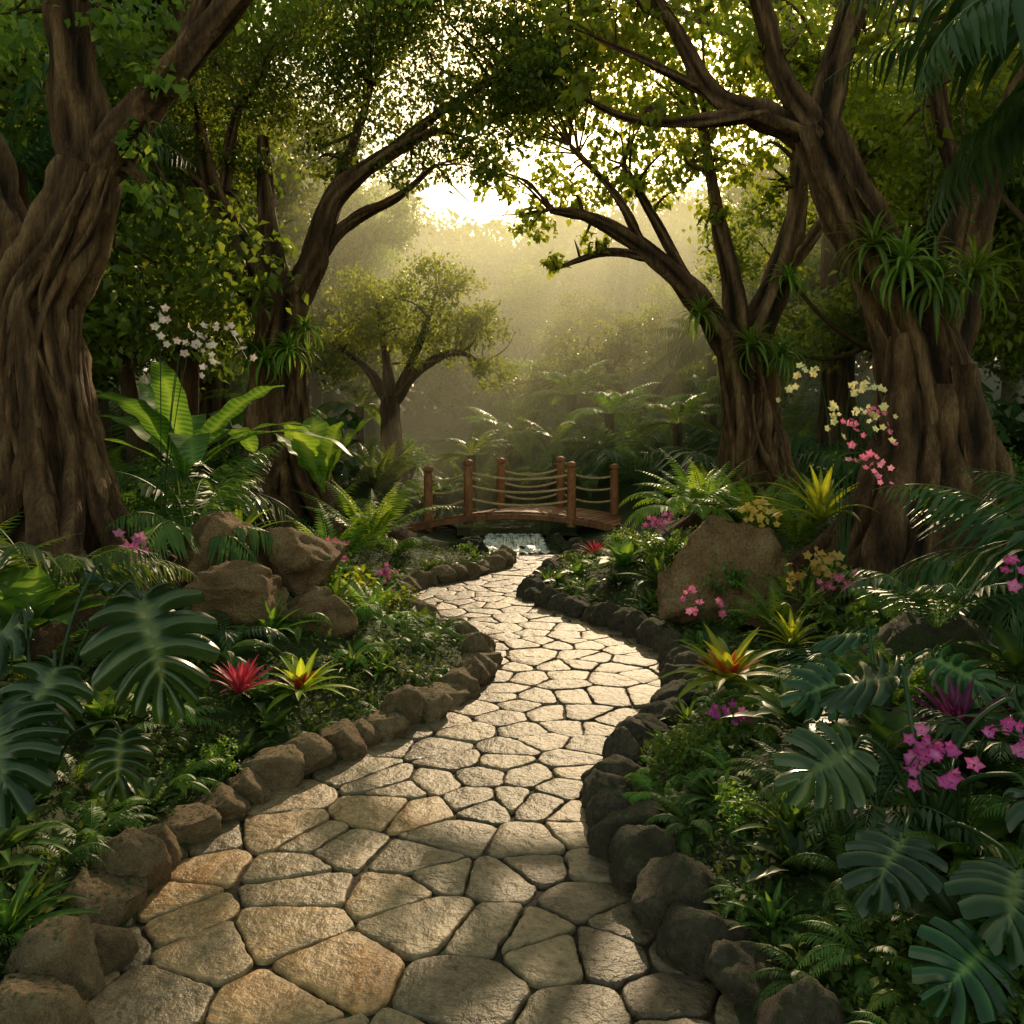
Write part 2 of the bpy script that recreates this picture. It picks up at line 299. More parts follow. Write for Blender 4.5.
for si,s in enumerate(seeds):
    if not inpath(s[0],s[1],.12): continue
    poly=[s+np.array(q) for q in ((-.6,-.6),(.6,-.6),(.6,.6),(-.6,.6))]
    dd=np.hypot(seeds[:,0]-s[0],seeds[:,1]-s[1]); gap=random.uniform(.0038,.0065)
    for k in np.argsort(dd)[1:24]:
        v=seeds[k]-s; l=np.linalg.norm(v); n=v/l; poly=clip(poly,n,n.dot(s)+l/2-gap)
        if len(poly)<3: break
    if len(poly)<3: continue
    P=[]
    for p in poly:
        if not P or np.linalg.norm(p-P[-1])>.03: P.append(np.array(p))
    if len(P)>3 and np.linalg.norm(P[0]-P[-1])<.03: P.pop()
    for it in range(2):
        o=[]
        for k in range(len(P)):
            a,b=P[k],P[(k+1)%len(P)]; l=np.linalg.norm(b-a); cut=min(.3,(.022 if it==0 else .008)/max(l,1e-5))
            o+= [a+(b-a)*cut, b+(a-b)*cut]
        P=o
    o=[]
    for k in range(len(P)):
        a,b=P[k],P[(k+1)%len(P)]; l=np.linalg.norm(b-a); m=max(1,int(l/.018))
        for q in range(m): o.append(a+(b-a)*q/m)
    P=np.array(o)
    if len(P)<6: continue
    for k in range(len(P)):
        p=P[k]; P[k]=p+.010*np.array([noise.noise(Vector((p[0]*11,p[1]*11,si))),noise.noise(Vector((p[0]*11,p[1]*11,si+50)))])+.006*np.array([noise.noise(Vector((p[0]*40,p[1]*40,si))),noise.noise(Vector((p[0]*40,p[1]*40,si+50)))])
    c=P.mean(0); rad=np.mean(np.linalg.norm(P-c,axis=1)); top=.027+random.uniform(-.004,.004); tx,ty=random.uniform(-.02,.02),random.uniform(-.02,.02)
    rings=[]
    for wd,z in ((0,-.01),(0,top-.007),(.003,top-.002),(.009,top),(.4*rad,top+.0004),(.7*rad,top+.0006)):
        f=1-wd/rad
        q=c+(P-c)*f
        zz=np.array([z+((w[0]-c[0])*tx+(w[1]-c[1])*ty)*(z>0)+(.003*noise.noise(Vector((w[0]*9,w[1]*9,si*.3)))+.0028*noise.noise(Vector((w[0]*30,w[1]*30,si*.3))) if z>.01 else 0) for w in q])
        rings.append(np.c_[q,zz])
    n=len(P); V=np.concatenate(rings+[np.array([[c[0],c[1],top+.0006]])])
    Q=[[r*n+k,r*n+(k+1)%n,(r+1)*n+(k+1)%n,(r+1)*n+k] for r in range(5) for k in range(n)]
    T=[[5*n+k,5*n+(k+1)%n,6*n] for k in range(n)]
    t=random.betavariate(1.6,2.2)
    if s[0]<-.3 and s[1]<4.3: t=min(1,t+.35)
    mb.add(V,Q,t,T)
path=obj('path',mb.build('path',M_flag),kind='structure',label='winding path of irregular tan flagstones with dark joints',category='path')
path.data.materials.append(M_joint)
nj=(len(ys)-1)*cols
mi=np.zeros(len(path.data.polygons),np.int32); mi[:nj]=1; path.data.polygons.foreach_set('material_index',mi)

# ------------------------------------------------------------------ rocks
def ico(sub):
    import bmesh
    bm=bmesh.new(); bmesh.ops.create_icosphere(bm,subdivisions=sub,radius=1)
    V=np.array([v.co[:] for v in bm.verts]); T=np.array([[v.index for v in f.verts] for f in bm.faces]); bm.free(); return V,T
ICO4=ico(4); ICO5=ico(5)
def rockmesh(name,mat,seed,base=ICO4,planes=11,na=.10,dmin=.6,sc=(1,1,1)):
    r=np.random.default_rng(seed); V=base[0].copy()
    for k in range(planes):
        n=r.normal(size=3); n/=np.linalg.norm(n); d=r.uniform(dmin,.85); e=V@n-d; V-=np.where(e>0,e*.98,0)[:,None]*n
    o=Vector(r.uniform(-50,50,3))
    def cr(v):
        a=1-abs(noise.noise(v*2.2+o)); return a**6
    h=np.array([noise.fractal(Vector(v)*1.4+o,1.,2.,5)*na+noise.fractal(Vector(v)*5+o,1.,2.,4)*na*.45-cr(Vector(v))*na*.6 for v in V])
    V=V*(1+h)[:,None]*np.array(sc)
    mb=MB(); mb.add(V,None,np.clip(.55+h*3,0,1),base[1]); return mb.build(name,mat)
KR=[rockmesh('kerb_stone',M_rock,k,planes=8,dmin=.5) for k in range(9)]; KD=[rockmesh('kerb_stone',M_rockd,k+30,planes=8,dmin=.5) for k in range(8)]
def kerb(E,side,variants):
    seg=np.hypot(*np.diff(E,axis=0).T); cum=np.concatenate([[0],np.cumsum(seg)]); s=np.interp(1.6,E[:,1],cum)
    while s<cum[-1]-.05:
        w=random.uniform(.075,.15); s+=w
        x=np.interp(s,cum,E[:,0]); y=np.interp(s,cum,E[:,1]); x2=np.interp(s+.05,cum,E[:,0]); y2=np.interp(s+.05,cum,E[:,1])
        a=math.atan2(y2-y,x2-x); nx_,ny_=-math.sin(a)*side,math.cos(a)*side
        dep=random.uniform(.11,.15); hh=random.uniform(.095,.155)
        spawn([('stone',random.choice(variants))],'kerb_stone',(x+nx_*.085,y+ny_*.085,hh*.5),(w*1.35,dep*1.2,hh*1.2),a+random.choice([0,math.pi])+random.uniform(-.25,.25),(random.uniform(-.25,.25),random.uniform(-.25,.25)),
              'rough brown stone edging the winding path' if variants is KR else 'dark mossy stone edging the winding path','stone','stones edging the path')
        s+=w*.96
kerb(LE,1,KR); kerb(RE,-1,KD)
BO=[rockmesh('boulder',M_bould,k+60,ICO5,10,.12,.44) for k in range(5)]; BM=[rockmesh('boulder',M_bouldm,k+80,ICO5,11,.16,.58) for k in range(3)]
def boulder(x,y,zc,s,v,rz,lab): spawn([('b',v)],'boulder',(x,y,zc),s,rz,(random.uniform(-.12,.12),random.uniform(-.12,.12)),lab,'boulder','boulders among the plants')
boulder(1.78,7.4,.46,(.68,.55,.66),BO[4],.9,'large orange-brown boulder beside the path bend')
boulder(-2.1,6.5,.80,(.52,.42,.38),BO[1],1.2,'weathered brown boulder among ferns')
boulder(-1.6,6.6,.76,(.58,.48,.42),BO[2],2.2,'weathered brown boulder with a sloping face')
boulder(-1.82,5.85,.58,(.52,.42,.36),BO[3],.2,'squat brown boulder among ferns')
boulder(-1.36,5.9,.45,(.34,.3,.28),BO[0],3.2,'small brown boulder in the planting bed')
boulder(2.3,4.7,.48,(.55,.45,.36),BM[0],.6,'dark moss-covered boulder under palm fronds')
boulder(1.22,3.75,.22,(.34,.28,.24),BM[1],1.5,'dark mossy rock in the planting bed')
boulder(-.62,13.4,.03,(.3,.25,.2),BM[2],1,'wet mossy rock beside the cascade')
boulder(1.0,13.6,.03,(.34,.25,.2),BM[1],2,'wet mossy rock beside the cascade')
boulder(-.65,14.1,.04,(.24,.22,.15),BM[0],2,'wet mossy rock under the footbridge')
boulder(.72,14.1,.04,(.24,.22,.15),BM[0],3,'wet mossy rock under the footbridge')
boulder(.12,13.7,-.04,(.11,.1,.08),BM[2],3,'small wet rock splitting the cascade')

# ------------------------------------------------------------------ water
def sheet(pts,name,mat,lab):
    mb=MB(); n=len(pts); V=[];Q=[]; cols=24
    for (x0,x1,y,z) in pts:
        for b in range(cols+1): V.append((x0+(x1-x0)*b/cols,y+.05*math.sin(b*1.3),z+.012*math.sin(b*2.1+y*9)*(mat is M_foam)))
    for a in range(n-1):
        for b in range(cols): Q.append([a*(cols+1)+b,a*(cols+1)+b+1,(a+1)*(cols+1)+b+1,(a+1)*(cols+1)+b])
    mb.add(V,Q,.5); return obj(name,mb.build(name,mat),kind='structure',label=lab,category='water')
sheet([(-1.2,1.6,12.5,-.035),(-1.,1.4,13.1,-.035),(-.8,1.2,13.75,-.035)],'pool',M_water,'still dark pool at the foot of a little cascade')
sheet([(-.9,1.1,14.3,.13),(-1,1.,16,.14),(-1.2,1.,18,.15),(-1.8,.8,21,.16),(-1.6,.8,26,.17)],'stream',M_water,'shallow stream running under the footbridge')
cas=[];
for k in range(44):
    f=k/43; st=(3*f*f-2*f**3); cas.append((-.42-.12*f+.03*math.sin(k),.46+.12*f+.03*math.sin(k*1.7),14.42-1.1*f,.145-.17*(.5*st+.5*(math.floor(f*3)+min(1,(f*3%1)*2.5))/3)))
sheet(cas[::-1],'cascade',M_foam,'small white water cascade over rocks')

# ------------------------------------------------------------------ footbridge
br=obj('footbridge',None,label='arched wooden footbridge with rope railings over a stream',category='bridge'); br.location=(0,0,0)
def arch(x): return .24+.24*(1-(x/1.75)**2)
def beam(y0,sh,name):
    mb=MB(); xs=np.linspace(-1.75,1.75,30); V=[];Q=[]
    for x in xs:
        z=arch(x)-.02
        for (dy,dz) in ((-.04,-.085),(.04,-.085),(.04,0),(-.04,0)): V.append((x+sh,y0+dy,z+dz))
    for a in range(29):
        for b in range(4): Q.append([a*4+b,a*4+(b+1)%4,(a+1)*4+(b+1)%4,(a+1)*4+b])
    mb.add(V,Q,.15); obj(name,mb.build(name,M_wood,False),parent=br)
beam(14.60,.0,'beam'); beam(15.88,.5,'beam')
def boxm(mb,c,h,rot=0,tint=.5):
    V=np.array([[sx*h[0],sy*h[1],sz*h[2]] for sx in (-1,1) for sy in (-1,1) for sz in (-1,1)],float)
    c2,s2=math.cos(rot),math.sin(rot); V=np.stack([V[:,0]*c2+V[:,2]*s2,V[:,1],-V[:,0]*s2+V[:,2]*c2],1)+np.array(c)
    mb.add(V,[[0,1,3,2],[4,6,7,5],[0,4,5,1],[2,3,7,6],[0,2,6,4],[1,5,7,3]],tint)
mb=MB()
for k in range(32):
    x=-1.7+k*.11; a=math.atan(-.24*2*x/1.75**2)
    boxm(mb,(x,0,arch(x)),(.048,.60,.018),-a,random.random()*.6)
    v=mb.V[-1]; v[:,0]+=.25+v[:,1]*.47; v[:,1]+=15.25
obj('deck',mb.build('deck',M_wood,False),parent=br)
posts=[(-1.42,14.75),(-.74,14.7),(1.0,14.65),(-.2,15.75),(.88,15.75),(1.86,15.8)]
for (x,y) in posts:
    xx=x-(.5 if y>15.2 else 0); z0=arch(xx)-.16; mb=MB(); ht=1.08
    c=[(x,y,z0,.08),(x,y,z0+.3,.078),(x,y,z0+ht-.16,.075),(x,y,z0+ht-.12,.058),(x,y,z0+ht-.09,.058),(x,y,z0+ht-.07,.082),(x,y,z0+ht-.01,.078),(x,y,z0+ht+.02,.01)]
    mb.add(*tube(c,12,3,seed=x,rough=.04)); obj('post',mb.build('post',M_wood),parent=br)
def rope(a,b):
    for hz in (.38,.60,.82):
        za=arch(a[0]-(.5 if a[1]>15.2 else 0))-.1+hz; zb=arch(b[0]-(.5 if b[1]>15.2 else 0))-.1+hz; pts=[]
        for k in range(9):
            f=k/8; pts.append((a[0]+(b[0]-a[0])*f,a[1]+(b[1]-a[1])*f,za+(zb-za)*f-.42*f*(1-f)*min(1,abs(b[0]-a[0])),.021))
        mb=MB(); mb.add(*tube(pts,6,2,rough=.2)); obj('railing_rope',mb.build('railing_rope',M_rope),parent=br)
rope(posts[0],posts[1]); rope(posts[1],posts[2]); rope(posts[3],posts[4]); rope(posts[4],posts[5])

# ------------------------------------------------------------------ trees
def leaf_cloud(mb,blobs,dens,size,tmpl=LEAF,flat=.75,down=.25,clump=.24):
    for (c,Rr) in blobs:
        c=np.array(c,float); nc=max(4,int(10+12*Rr)); 
        u=rng.normal(size=(nc,3)); u/=np.linalg.norm(u,axis=1,keepdims=True); cc=u*rng.uniform(.25,1,(nc,1))**.5*Rr; cc[:,2]*=flat
        per=int(dens*Rr*Rr*4/nc)+1; n=nc*per
        cidx=np.repeat(np.arange(nc),per); g=rng.normal(size=(n,3))*Rr*clump; g[:,2]*=.6
        pos=c+cc[cidx]+g
        d=rng.normal(size=(n,3)); d[:,2]-=down*2; up=rng.normal(size=(n,3))*.6+np.array([0,0,1])
        ct=rng.uniform(.15,.7,nc)[cidx]
        scatter(mb,tmpl[0],tmpl[1],pos,frames(d,up),size*rng.uniform(.6,1.3,n),ct+rng.normal(0,.12,n),LTT)
def make_tree(name,base,k,trunk,limbs,blobs,dens,lsize,lmat,label,roots=0,tmpl=LEAF,bark=None,flute=.24,nfl=7,sub=3,down=.25,rootspread=1.9,twr=1.,rs=1.,thk=(.15,.28),extra=(),flat=.75):
    root=obj(name,None,label=label,category='tree',loc=base); tb=MB()
    def S(p,q=1.): return [(a[0]*k,a[1]*k,a[2]*k,a[3]*k*q) for a in p]
    trunk=S(trunk,rs); tb.add(*tube(trunk,48,8,flute=flute,nfl=nfl,seed=base[0],rough=.2,twist=2.))
    for q,l in enumerate(extra): tb.add(*tube(S(l),14,7,flute=.22,nfl=4,seed=q,rough=.3))
    pts=[]
    L2=[S(l,rs) for l in limbs]
    for q,l in enumerate(L2):
        l=[(a[0]+(random.uniform(-.03,.03) if 0<n<len(l)-1 else 0),a[1]+random.uniform(-.04,.04)*(n>0),a[2]+random.uniform(-.03,.03)*(n>0),a[3]) for n,a in enumerate(l)]
        tb.add(*tube(l,18,7,flute=.28,nfl=4,seed=q+base[0],rough=.25,twist=3.)); pts.append(catmull(l,6))
    tp=catmull(trunk,8)
    if roots:
        zt=tp[:,2]
        for q in range(roots):
            az=q/roots*2*math.pi+random.uniform(-.25,.25); top=random.uniform(.55,1.)*zt.max(); tw=random.uniform(-1.5,1.5); c=[]
            thick=random.uniform(*thk)
            for f in np.linspace(0,1,9):
                z=top+(zt.min()-top)*f; cx,cy,r=[np.interp(z,zt,tp[:,m]) for m in (0,1,3)]
                a=az+tw*(1-f)+.25*math.sin(f*7+q); out=1.02*r*(1+ (rootspread-1)*max(0,f-.6)**1.3*3.0)
                rr=r*thick*(.5+.6*f)
                c.append((cx+math.cos(a)*out,cy+math.sin(a)*out,z,rr))
            tb.add(*tube(c,10,6,flute=.15,nfl=3,seed=q,rough=.25))
    allp=np.concatenate(pts+[tp[len(tp)//2:]])
    bl=[((np.array(b[:3],float)*k),b[3]*k) for b in blobs]
    for (c,Rr) in bl:
        for q in range(sub+1):
            e=c.copy() if q==0 else c+rng.normal(size=3)*Rr*.5
            d=np.linalg.norm(allp[:,:3]-e,axis=1); s=allp[np.argmin(d+np.abs(rng.normal(0,.15,len(d))))]
            if d.min()>Rr*2+.5: continue
            mid=(s[:3]+e)/2+rng.normal(size=3)*.12*np.linalg.norm(e-s[:3])+np.array([0,0,.05]); rr=min(s[3]*.5,.028*twr)
            tb.add(*tube([(*s[:3],rr),(*mid,rr*.7),(*e,rr*.2)],6,5,rough=.1))
    obj('trunk',tb.build('trunk',bark or M_bark),parent=root)
    cb=MB(); leaf_cloud(cb,bl,dens,lsize,tmpl,down=down,flat=flat); obj('crown',cb.build('crown',lmat),parent=root)
    return root
make_tree('fig_tree',(-3.12,6.,.98),.0069,
 [(-14,0,-90,100),(-12,0,-30,74),(-10,0,60,50),(-18,0,150,40),(-22,0,235,37),(10,0,305,33),(34,0,375,28)],
 [[(30,0,360,26),(18,0,440,23),(6,0,560,21),(-10,0,680,18)],[(30,0,360,23),(75,-5,425,18),(125,-10,480,15),(178,-15,535,12),(240,-20,620,9)],
  [(-22,0,240,30),(-60,0,320,24),(-90,0,400,20),(-140,5,480,16)],[(125,-10,480,10),(150,-10,555,7),(160,-5,640,5)]],
 [(60,0,530,40),(150,10,570,60),(-60,0,530,80),(240,0,600,60),(85,-15,400,22),(100,-10,345,20),(320,20,620,60),(-120,0,440,60),(110,-25,455,22)],
 480,.085,M_crownA,'large old fig tree with a twisted root-wrapped trunk',roots=26,tmpl=LEAFW,down=.5)
make_tree('fig_tree',(-3.13,12.,.73),.0138,
 [(0,0,-45,66),(0,0,-10,46),(-3,0,40,33),(-8,0,110,26),(-5,0,170,23),(0,0,215,22)],
 [[(-5,0,190,16),(-38,0,250,13),(-68,5,310,10),(-85,0,385,5)],[(-3,0,205,13),(-20,10,290,10),(-28,20,380,5)],[(3,0,200,17),(30,0,250,13),(50,-5,310,10),(95,-5,350,7),(150,0,380,4)],
  [(30,0,250,8),(65,10,290,6),(110,15,315,4),(150,10,350,2)],[(33,0,258,9),(55,10,340,6),(85,10,425,3)],[(-68,5,310,7),(-105,0,350,5),(-135,5,360,3)],[(95,-5,350,5),(170,0,410,4),(240,5,450,3),(330,5,490,2)],[(-62,5,320,6),(-50,0,390,4),(-20,0,440,2)],[(-6,-8,180,9),(-45,-15,225,6),(-85,-15,255,3)]],
 [(-70,10,420,75),(20,25,430,80),(110,15,445,80),(190,15,410,60),(125,12,352,38),(205,-10,350,34),(-120,20,350,48),(60,-10,500,90),(150,-10,520,85),(235,0,430,56),(290,10,460,60),(240,0,500,70),(340,10,500,60),(262,0,420,44),(-70,20,300,22),(40,20,360,34),(-40,15,350,30)],
 760,.085,M_crownA,'spreading fig tree with forked limbs and dense crown',roots=18,sub=5,down=.3,twr=1.3)
make_tree('shade_tree',(-2.6,19.,.9),.022,
 [(0,0,-30,20),(0,0,10,12),(-2,0,50,9),(-2,0,80,9)],
 [[(-2,0,70,7),(-25,0,105,4),(-50,0,125,2)],[(-2,0,75,7),(-8,5,120,4),(-15,0,165,2)],[(0,0,75,7),(25,0,105,5),(60,0,125,3),(95,0,110,1)],[(8,0,90,5),(30,-5,140,3),(45,0,190,1)]],
 [(-5,0,155,44),(-48,0,125,30),(60,0,140,36),(98,0,103,24),(42,0,190,38),(-20,0,190,34),(25,0,125,24),(85,0,150,28)],
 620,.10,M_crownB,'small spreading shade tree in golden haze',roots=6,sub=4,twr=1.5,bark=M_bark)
make_tree('shade_tree',(2.9,23.,.8),.0265,
 [(30,0,-30,14),(28,0,10,9),(20,0,45,7),(5,0,70,6)],
 [[(5,0,70,5),(-30,0,90,4),(-65,0,92,2)],[(5,0,70,5),(-15,5,110,3),(-35,0,130,2)],[(15,0,55,5),(45,0,95,3),(70,0,115,2)]],
 [(-35,0,125,34),(-70,0,98,24),(10,0,125,30),(60,0,120,34),(-95,0,85,18),(20,0,150,26)],
 300,.14,M_crownC,'low spreading shade tree with a leaning trunk in haze',roots=4,sub=4,twr=1.5,bark=M_bark)
make_tree('fig_tree',(3.35,12.,.73),.0138,
 [(8,0,-45,68),(6,0,-10,48),(0,0,40,33),(-5,0,110,26),(-15,0,172,24)],
 [[(-18,0,160,17),(-60,0,215,12),(-110,0,260,9),(-165,-5,290,6),(-205,-5,298,3)],[(-100,0,252,6),(-150,5,258,4),(-200,5,244,2)],[(-15,0,160,14),(-25,0,230,10),(-35,5,300,7),(-50,5,375,4)],
  [(-10,0,155,18),(20,0,220,14),(40,0,290,11),(45,0,360,8),(70,0,440,5)],[(18,0,225,8),(70,0,290,6),(110,0,350,4)],[(-60,0,215,7),(-95,10,290,5),(-130,10,350,3)],[(-110,0,260,5),(-140,-8,310,4),(-185,-8,360,2)]],
 [(-185,0,325,32),(-130,0,385,48),(-70,10,400,48),(0,0,420,54),(80,0,430,60),(-222,0,285,22),(-200,8,250,14),(-160,10,270,16),(120,0,370,46),(-205,0,385,38),(-150,-10,440,50),(-60,0,460,56),(-10,0,345,28),(-100,0,325,28),(-230,0,430,50),(-200,10,480,60),(30,0,480,60),
  (-40,0,300,18),(20,10,330,24),(75,0,330,30),(130,0,310,34),(-60,0,355,28),(-140,5,330,26),(40,-10,385,30),(-255,5,330,24),(-280,5,380,34)],
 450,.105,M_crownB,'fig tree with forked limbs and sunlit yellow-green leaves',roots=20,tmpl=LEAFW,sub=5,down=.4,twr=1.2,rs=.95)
make_tree('fig_tree',(3.32,7.,.9),.00805,
 [(12,0,-90,112),(12,0,-30,78),(8,0,50,50),(2,0,140,39),(-18,0,220,34),(-55,0,290,28),(-85,0,350,24),(-110,0,412,21)],
 [[(-106,0,400,16),(-160,0,427,12),(-212,0,442,9),(-250,0,505,7),(-290,0,580,4)],[(-106,0,405,14),(-142,0,455,11),(-165,0,520,9),(-185,0,600,7)],[(-104,0,395,17),(-92,0,470,14),(-60,0,560,11),(-40,0,640,8)],
  [(6,5,140,30),(34,8,225,23),(50,8,310,19),(72,5,385,16),(110,0,470,13),(160,0,560,9)],[(-160,0,427,8),(-230,0,412,6),(-290,0,422,4),(-340,5,440,2)],[(50,8,320,10),(20,10,420,8),(10,10,520,6)],[(-212,0,442,5),(-270,-5,470,4),(-330,-5,500,2)]],
 [(-200,0,570,52),(-100,0,590,50),(0,0,580,50),(90,0,540,60),(-290,0,520,36),(-340,0,450,22),(-250,10,590,50),(-60,0,510,26),(40,0,480,32),(150,0,480,50),(-150,10,490,24),(-350,5,530,30),(-50,20,570,45),(-270,0,430,18),(20,20,420,22),(110,10,400,30)],
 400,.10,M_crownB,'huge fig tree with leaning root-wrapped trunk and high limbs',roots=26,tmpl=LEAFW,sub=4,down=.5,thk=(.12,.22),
 extra=[[(-30,-20,200,12),(-38,-34,120,17),(-52,-55,50,19),(-74,-75,-10,18),(-98,-95,-80,14)],[(0,-30,150,14),(-4,-50,60,19),(-20,-85,-10,18),(-36,-110,-80,14)],[(40,-15,110,17),(56,-35,30,18),(74,-60,-80,14)],[(-24,0,150,13),(-50,-15,70,17),(-88,-35,0,16),(-120,-50,-70,12)],[(-14,-36,110,12),(-30,-62,30,15),(-56,-100,-70,12)],[(20,-36,170,11),(24,-50,80,15),(20,-75,-70,13)]])
make_tree('canopy_tree',(-6.0,17.,.9),.02,
 [(0,0,-30,26),(0,0,20,17),(5,0,200,14),(10,0,360,12),(20,0,430,9)],
 [[(10,0,350,9),(80,0,440,6),(160,0,490,4),(260,0,520,2)],[(10,0,360,8),(-60,0,440,5),(-120,0,480,3)],[(20,0,420,7),(70,0,520,5),(120,0,600,3)]],
 [(120,0,500,70),(200,10,520,70),(270,0,540,60),(330,0,560,55),(20,0,520,80),(-80,0,480,80),(90,0,590,80),(220,0,610,80),(320,0,640,70),(-160,0,450,60),(0,0,420,50),(160,0,440,50),(60,0,450,60)],
 170,.19,M_crownA,'tall canopy tree with a high spreading crown',roots=8,sub=3,twr=2.,flat=.5)
make_tree('canopy_tree',(7.0,18.5,.9),.02,
 [(0,0,-30,26),(0,0,20,17),(-5,0,200,14),(-10,0,360,12),(-20,0,430,9)],
 [[(-10,0,350,9),(-80,0,440,6),(-160,0,490,4),(-260,0,520,2)],[(-10,0,360,8),(60,0,440,5),(120,0,480,3)],[(-20,0,420,7),(-70,0,520,5),(-120,0,600,3)]],
 [(-120,0,520,60),(-200,10,540,50),(-280,0,560,50),(-20,0,500,70),(80,0,470,80),(-90,0,600,80),(-220,0,630,70),(-330,0,650,60),(160,0,430,60),(0,0,410,45),(-60,0,430,40)],
 140,.19,M_crownB,'tall canopy tree with a high sunlit crown',roots=8,sub=3,twr=2.,flat=.5)

def generic(seed,h,cr,mat,ls,dens):
    random.seed(seed); tb=MB(); r0=h*.022
    c=[(0,0,-.6,r0*1.6),(0,0,.2,r0*1.15)]+[(random.uniform(-.06,.06)*h*f,random.uniform(-.06,.06)*h*f,h*f*.55,r0*(1-.5*f)) for f in (.35,.7,1)]
    tb.add(*tube(c,12,5,flute=.15,nfl=5,seed=seed)); blobs=[]
    for q in range(10):
        a=q/10*6.28*1.6+random.uniform(-.3,.3); f=random.uniform(.35,1); b=catmull(c,4)[-1-int(f*7)]
        e=(math.cos(a)*cr*random.uniform(.4,.95),math.sin(a)*cr*random.uniform(.4,.95),h*random.uniform(.32,.95))
        m=((b[0]+e[0])*.5,(b[1]+e[1])*.5,(b[2]+e[2])*.5-.1*h*random.uniform(-.5,.6))
        tb.add(*tube([(*b[:3],r0*.42),(*m,r0*.28),(*e,r0*.08)],7,5)); blobs.append((e,cr*random.uniform(.28,.45)))
    blobs.append(((0,0,h*.9),cr*.5)); blobs.append(((cr*.2,0,h*.65),cr*.4))
    cb=MB(); leaf_cloud(cb,blobs,dens,ls,LEAF,flat=.75)
    return [('trunk',tb.build('trunk',M_barkfar)),('crown',cb.build('crown',mat))]
G=[generic(101+q,8.5+q*.7,3.+.25*q,M_crownC if q%2 else M_crownA,.19,250) for q in range(4)]
random.seed(5)
spots=[(-6.2,14.5,.85),(-8.3,17.5,1.1),(-7.0,21.,.95),(-10.5,14,1.1),(-9,24,1.2),(-12.5,20,1.3),(-6.6,29,.9),(-12,32,1.3),(-17,27,1.3),(-8,38,1.1),(-14,42,1.3),
 (6.8,15.5,.75),(9.2,18.,1.),(6.4,22.,.6),(10.5,14.,1.05),(9.5,25.,.9),(12.5,22.,1.2),(7.4,31,.7),(13,34,1.1),(17,28,1.3),(3.6,36,.6),(9.,42,1.),(18,42,1.4),(.4,38,.65),(-22,38,1.4),(22,38,1.4),
 (-6.6,9.5,.9),(7.2,9.8,.8),(-3.2,44,1.),(2.2,46,.95),(-9,50,1.3),(10,52,1.2),(18,54,1.5),(-15,54,1.5),(.4,26,.38),(5.,28,.5),(5.6,46,.95),(-6,54,1.3),(-5.0,31,.8),(2.2,30,.5),(-1.4,31,.55),(0,52,1.2),(4,54,1.2)]
for q,(x,y,s) in enumerate(spots):
    spawn(G[q%4],'forest_tree',(x,y,Hs(x,y)-.1),s,random.uniform(0,6.28),(random.uniform(-.05,.05),random.uniform(-.05,.05)),'tall leafy forest tree fading into the golden haze','tree','forest trees around the garden')
mb=MB(); mb.add(*tube([(0,0,-.5,.28),(0,0,2,.21),(.05,0,5,.19),(0,0,9,.15),(0,0,11,.1)],16,8,flute=.12,nfl=6,rough=.15))
tr=mb.build('trunk',M_bark); cb=MB(); leaf_cloud(cb,[((0,0,10.5),1.8),((1,0,9.2),1.1),((-1,.3,9.6),1.1)],500,.12); cr=cb.build('crown',M_crownA)
for (x,y,s) in [(-5.26,14,1.),(-8.2,12.5,.9)]:
    spawn([('trunk',tr),('crown',cr)],'forest_tree',(x,y,Hs(x,y)),s,random.uniform(0,6),(0,random.uniform(-.04,.04)),'tall straight dark-barked forest tree','tree','forest trees around the garden')
fb=MB(); bl=[]; random.seed(31)
for q in range(210):
    a=random.uniform(-1,1); y=random.uniform(46,66); x=a*y*.75; z=Hs(x,y)
    top=14+3.5*abs(a)
    if -7<x<17: top=11+.12*abs(x-5)
    bl.append(((x,y,z+random.uniform(0,top)),random.uniform(1.6,2.8)))
leaf_cloud(fb,bl,18,.7,LEAF,flat=.8)
obj('far_wood',fb.build('far_wood',M_crownC),kind='stuff',label='distant hazy wood closing the view',category='wood')

# ------------------------------------------------------------------ plant prototypes
def P_fern(seed,nf=13,L=1.,pl=.2,npair=24,mat=None,pitch=(35,75),arch=(70,120),droop=.25,tw=PINNA,ang=62):
    random.seed(seed); mb=MB()
    for q in range(nf):
        frond(mb,L*random.uniform(.75,1.05),pitch[0]+(pitch[1]-pitch[0])*((q*7)%nf)/nf,random.uniform(*arch),q*2.4+random.uniform(-.2,.2),pl*random.uniform(.85,1.1),npair,random.uniform(-.15,.15),droop=droop,tw=tw,ang=ang)
    return [('fronds',mb.build('fronds',mat or M_fern))]
FERN=[P_fern(1),P_fern(2,15,pl=.17,npair=28,tw=leafT(.13,.03,.2)),P_fern(3,11,pl=.24,npair=20,mat=M_dark),P_fern(4,14,pl=.18,npair=26,mat=M_lite,tw=leafT(.14,.03,.2))]
UPF=P_fern(5,14,1.15,.19,26,M_lite,(58,86),(45,80),.2,leafT(.15,.03,.2))
PALM=[P_fern(11,10,1.15,.42,22,M_dark,(25,75),(60,110),.55,leafT(.065,.02,.3),55),P_fern(12,11,1.15,.38,26,M_fern,(30,80),(60,105),.5,leafT(.06,.02,.3),52)]
def P_treefern(seed):
    random.seed(seed); mb=MB()
    for q in range(15): frond(mb,1.25*random.uniform(.85,1.05),random.uniform(15,60),random.uniform(60,105),q*2.4,.26,28,random.uniform(-.1,.15),droop=.25,tw=leafT(.14,.03,.2))
    mb.V=[v+np.array([0,0,1.35]) for v in mb.V]
    tb=MB(); tb.add(*tube([(0,0,-.2,.12),(.02,0,.4,.085),(0,.02,.9,.08),(0,0,1.36,.09)],12,6,flute=.2,nfl=6,rough=.25))
    return [('trunk',tb.build('trunk',M_bark)),('fronds',mb.build('fronds',M_lite))]
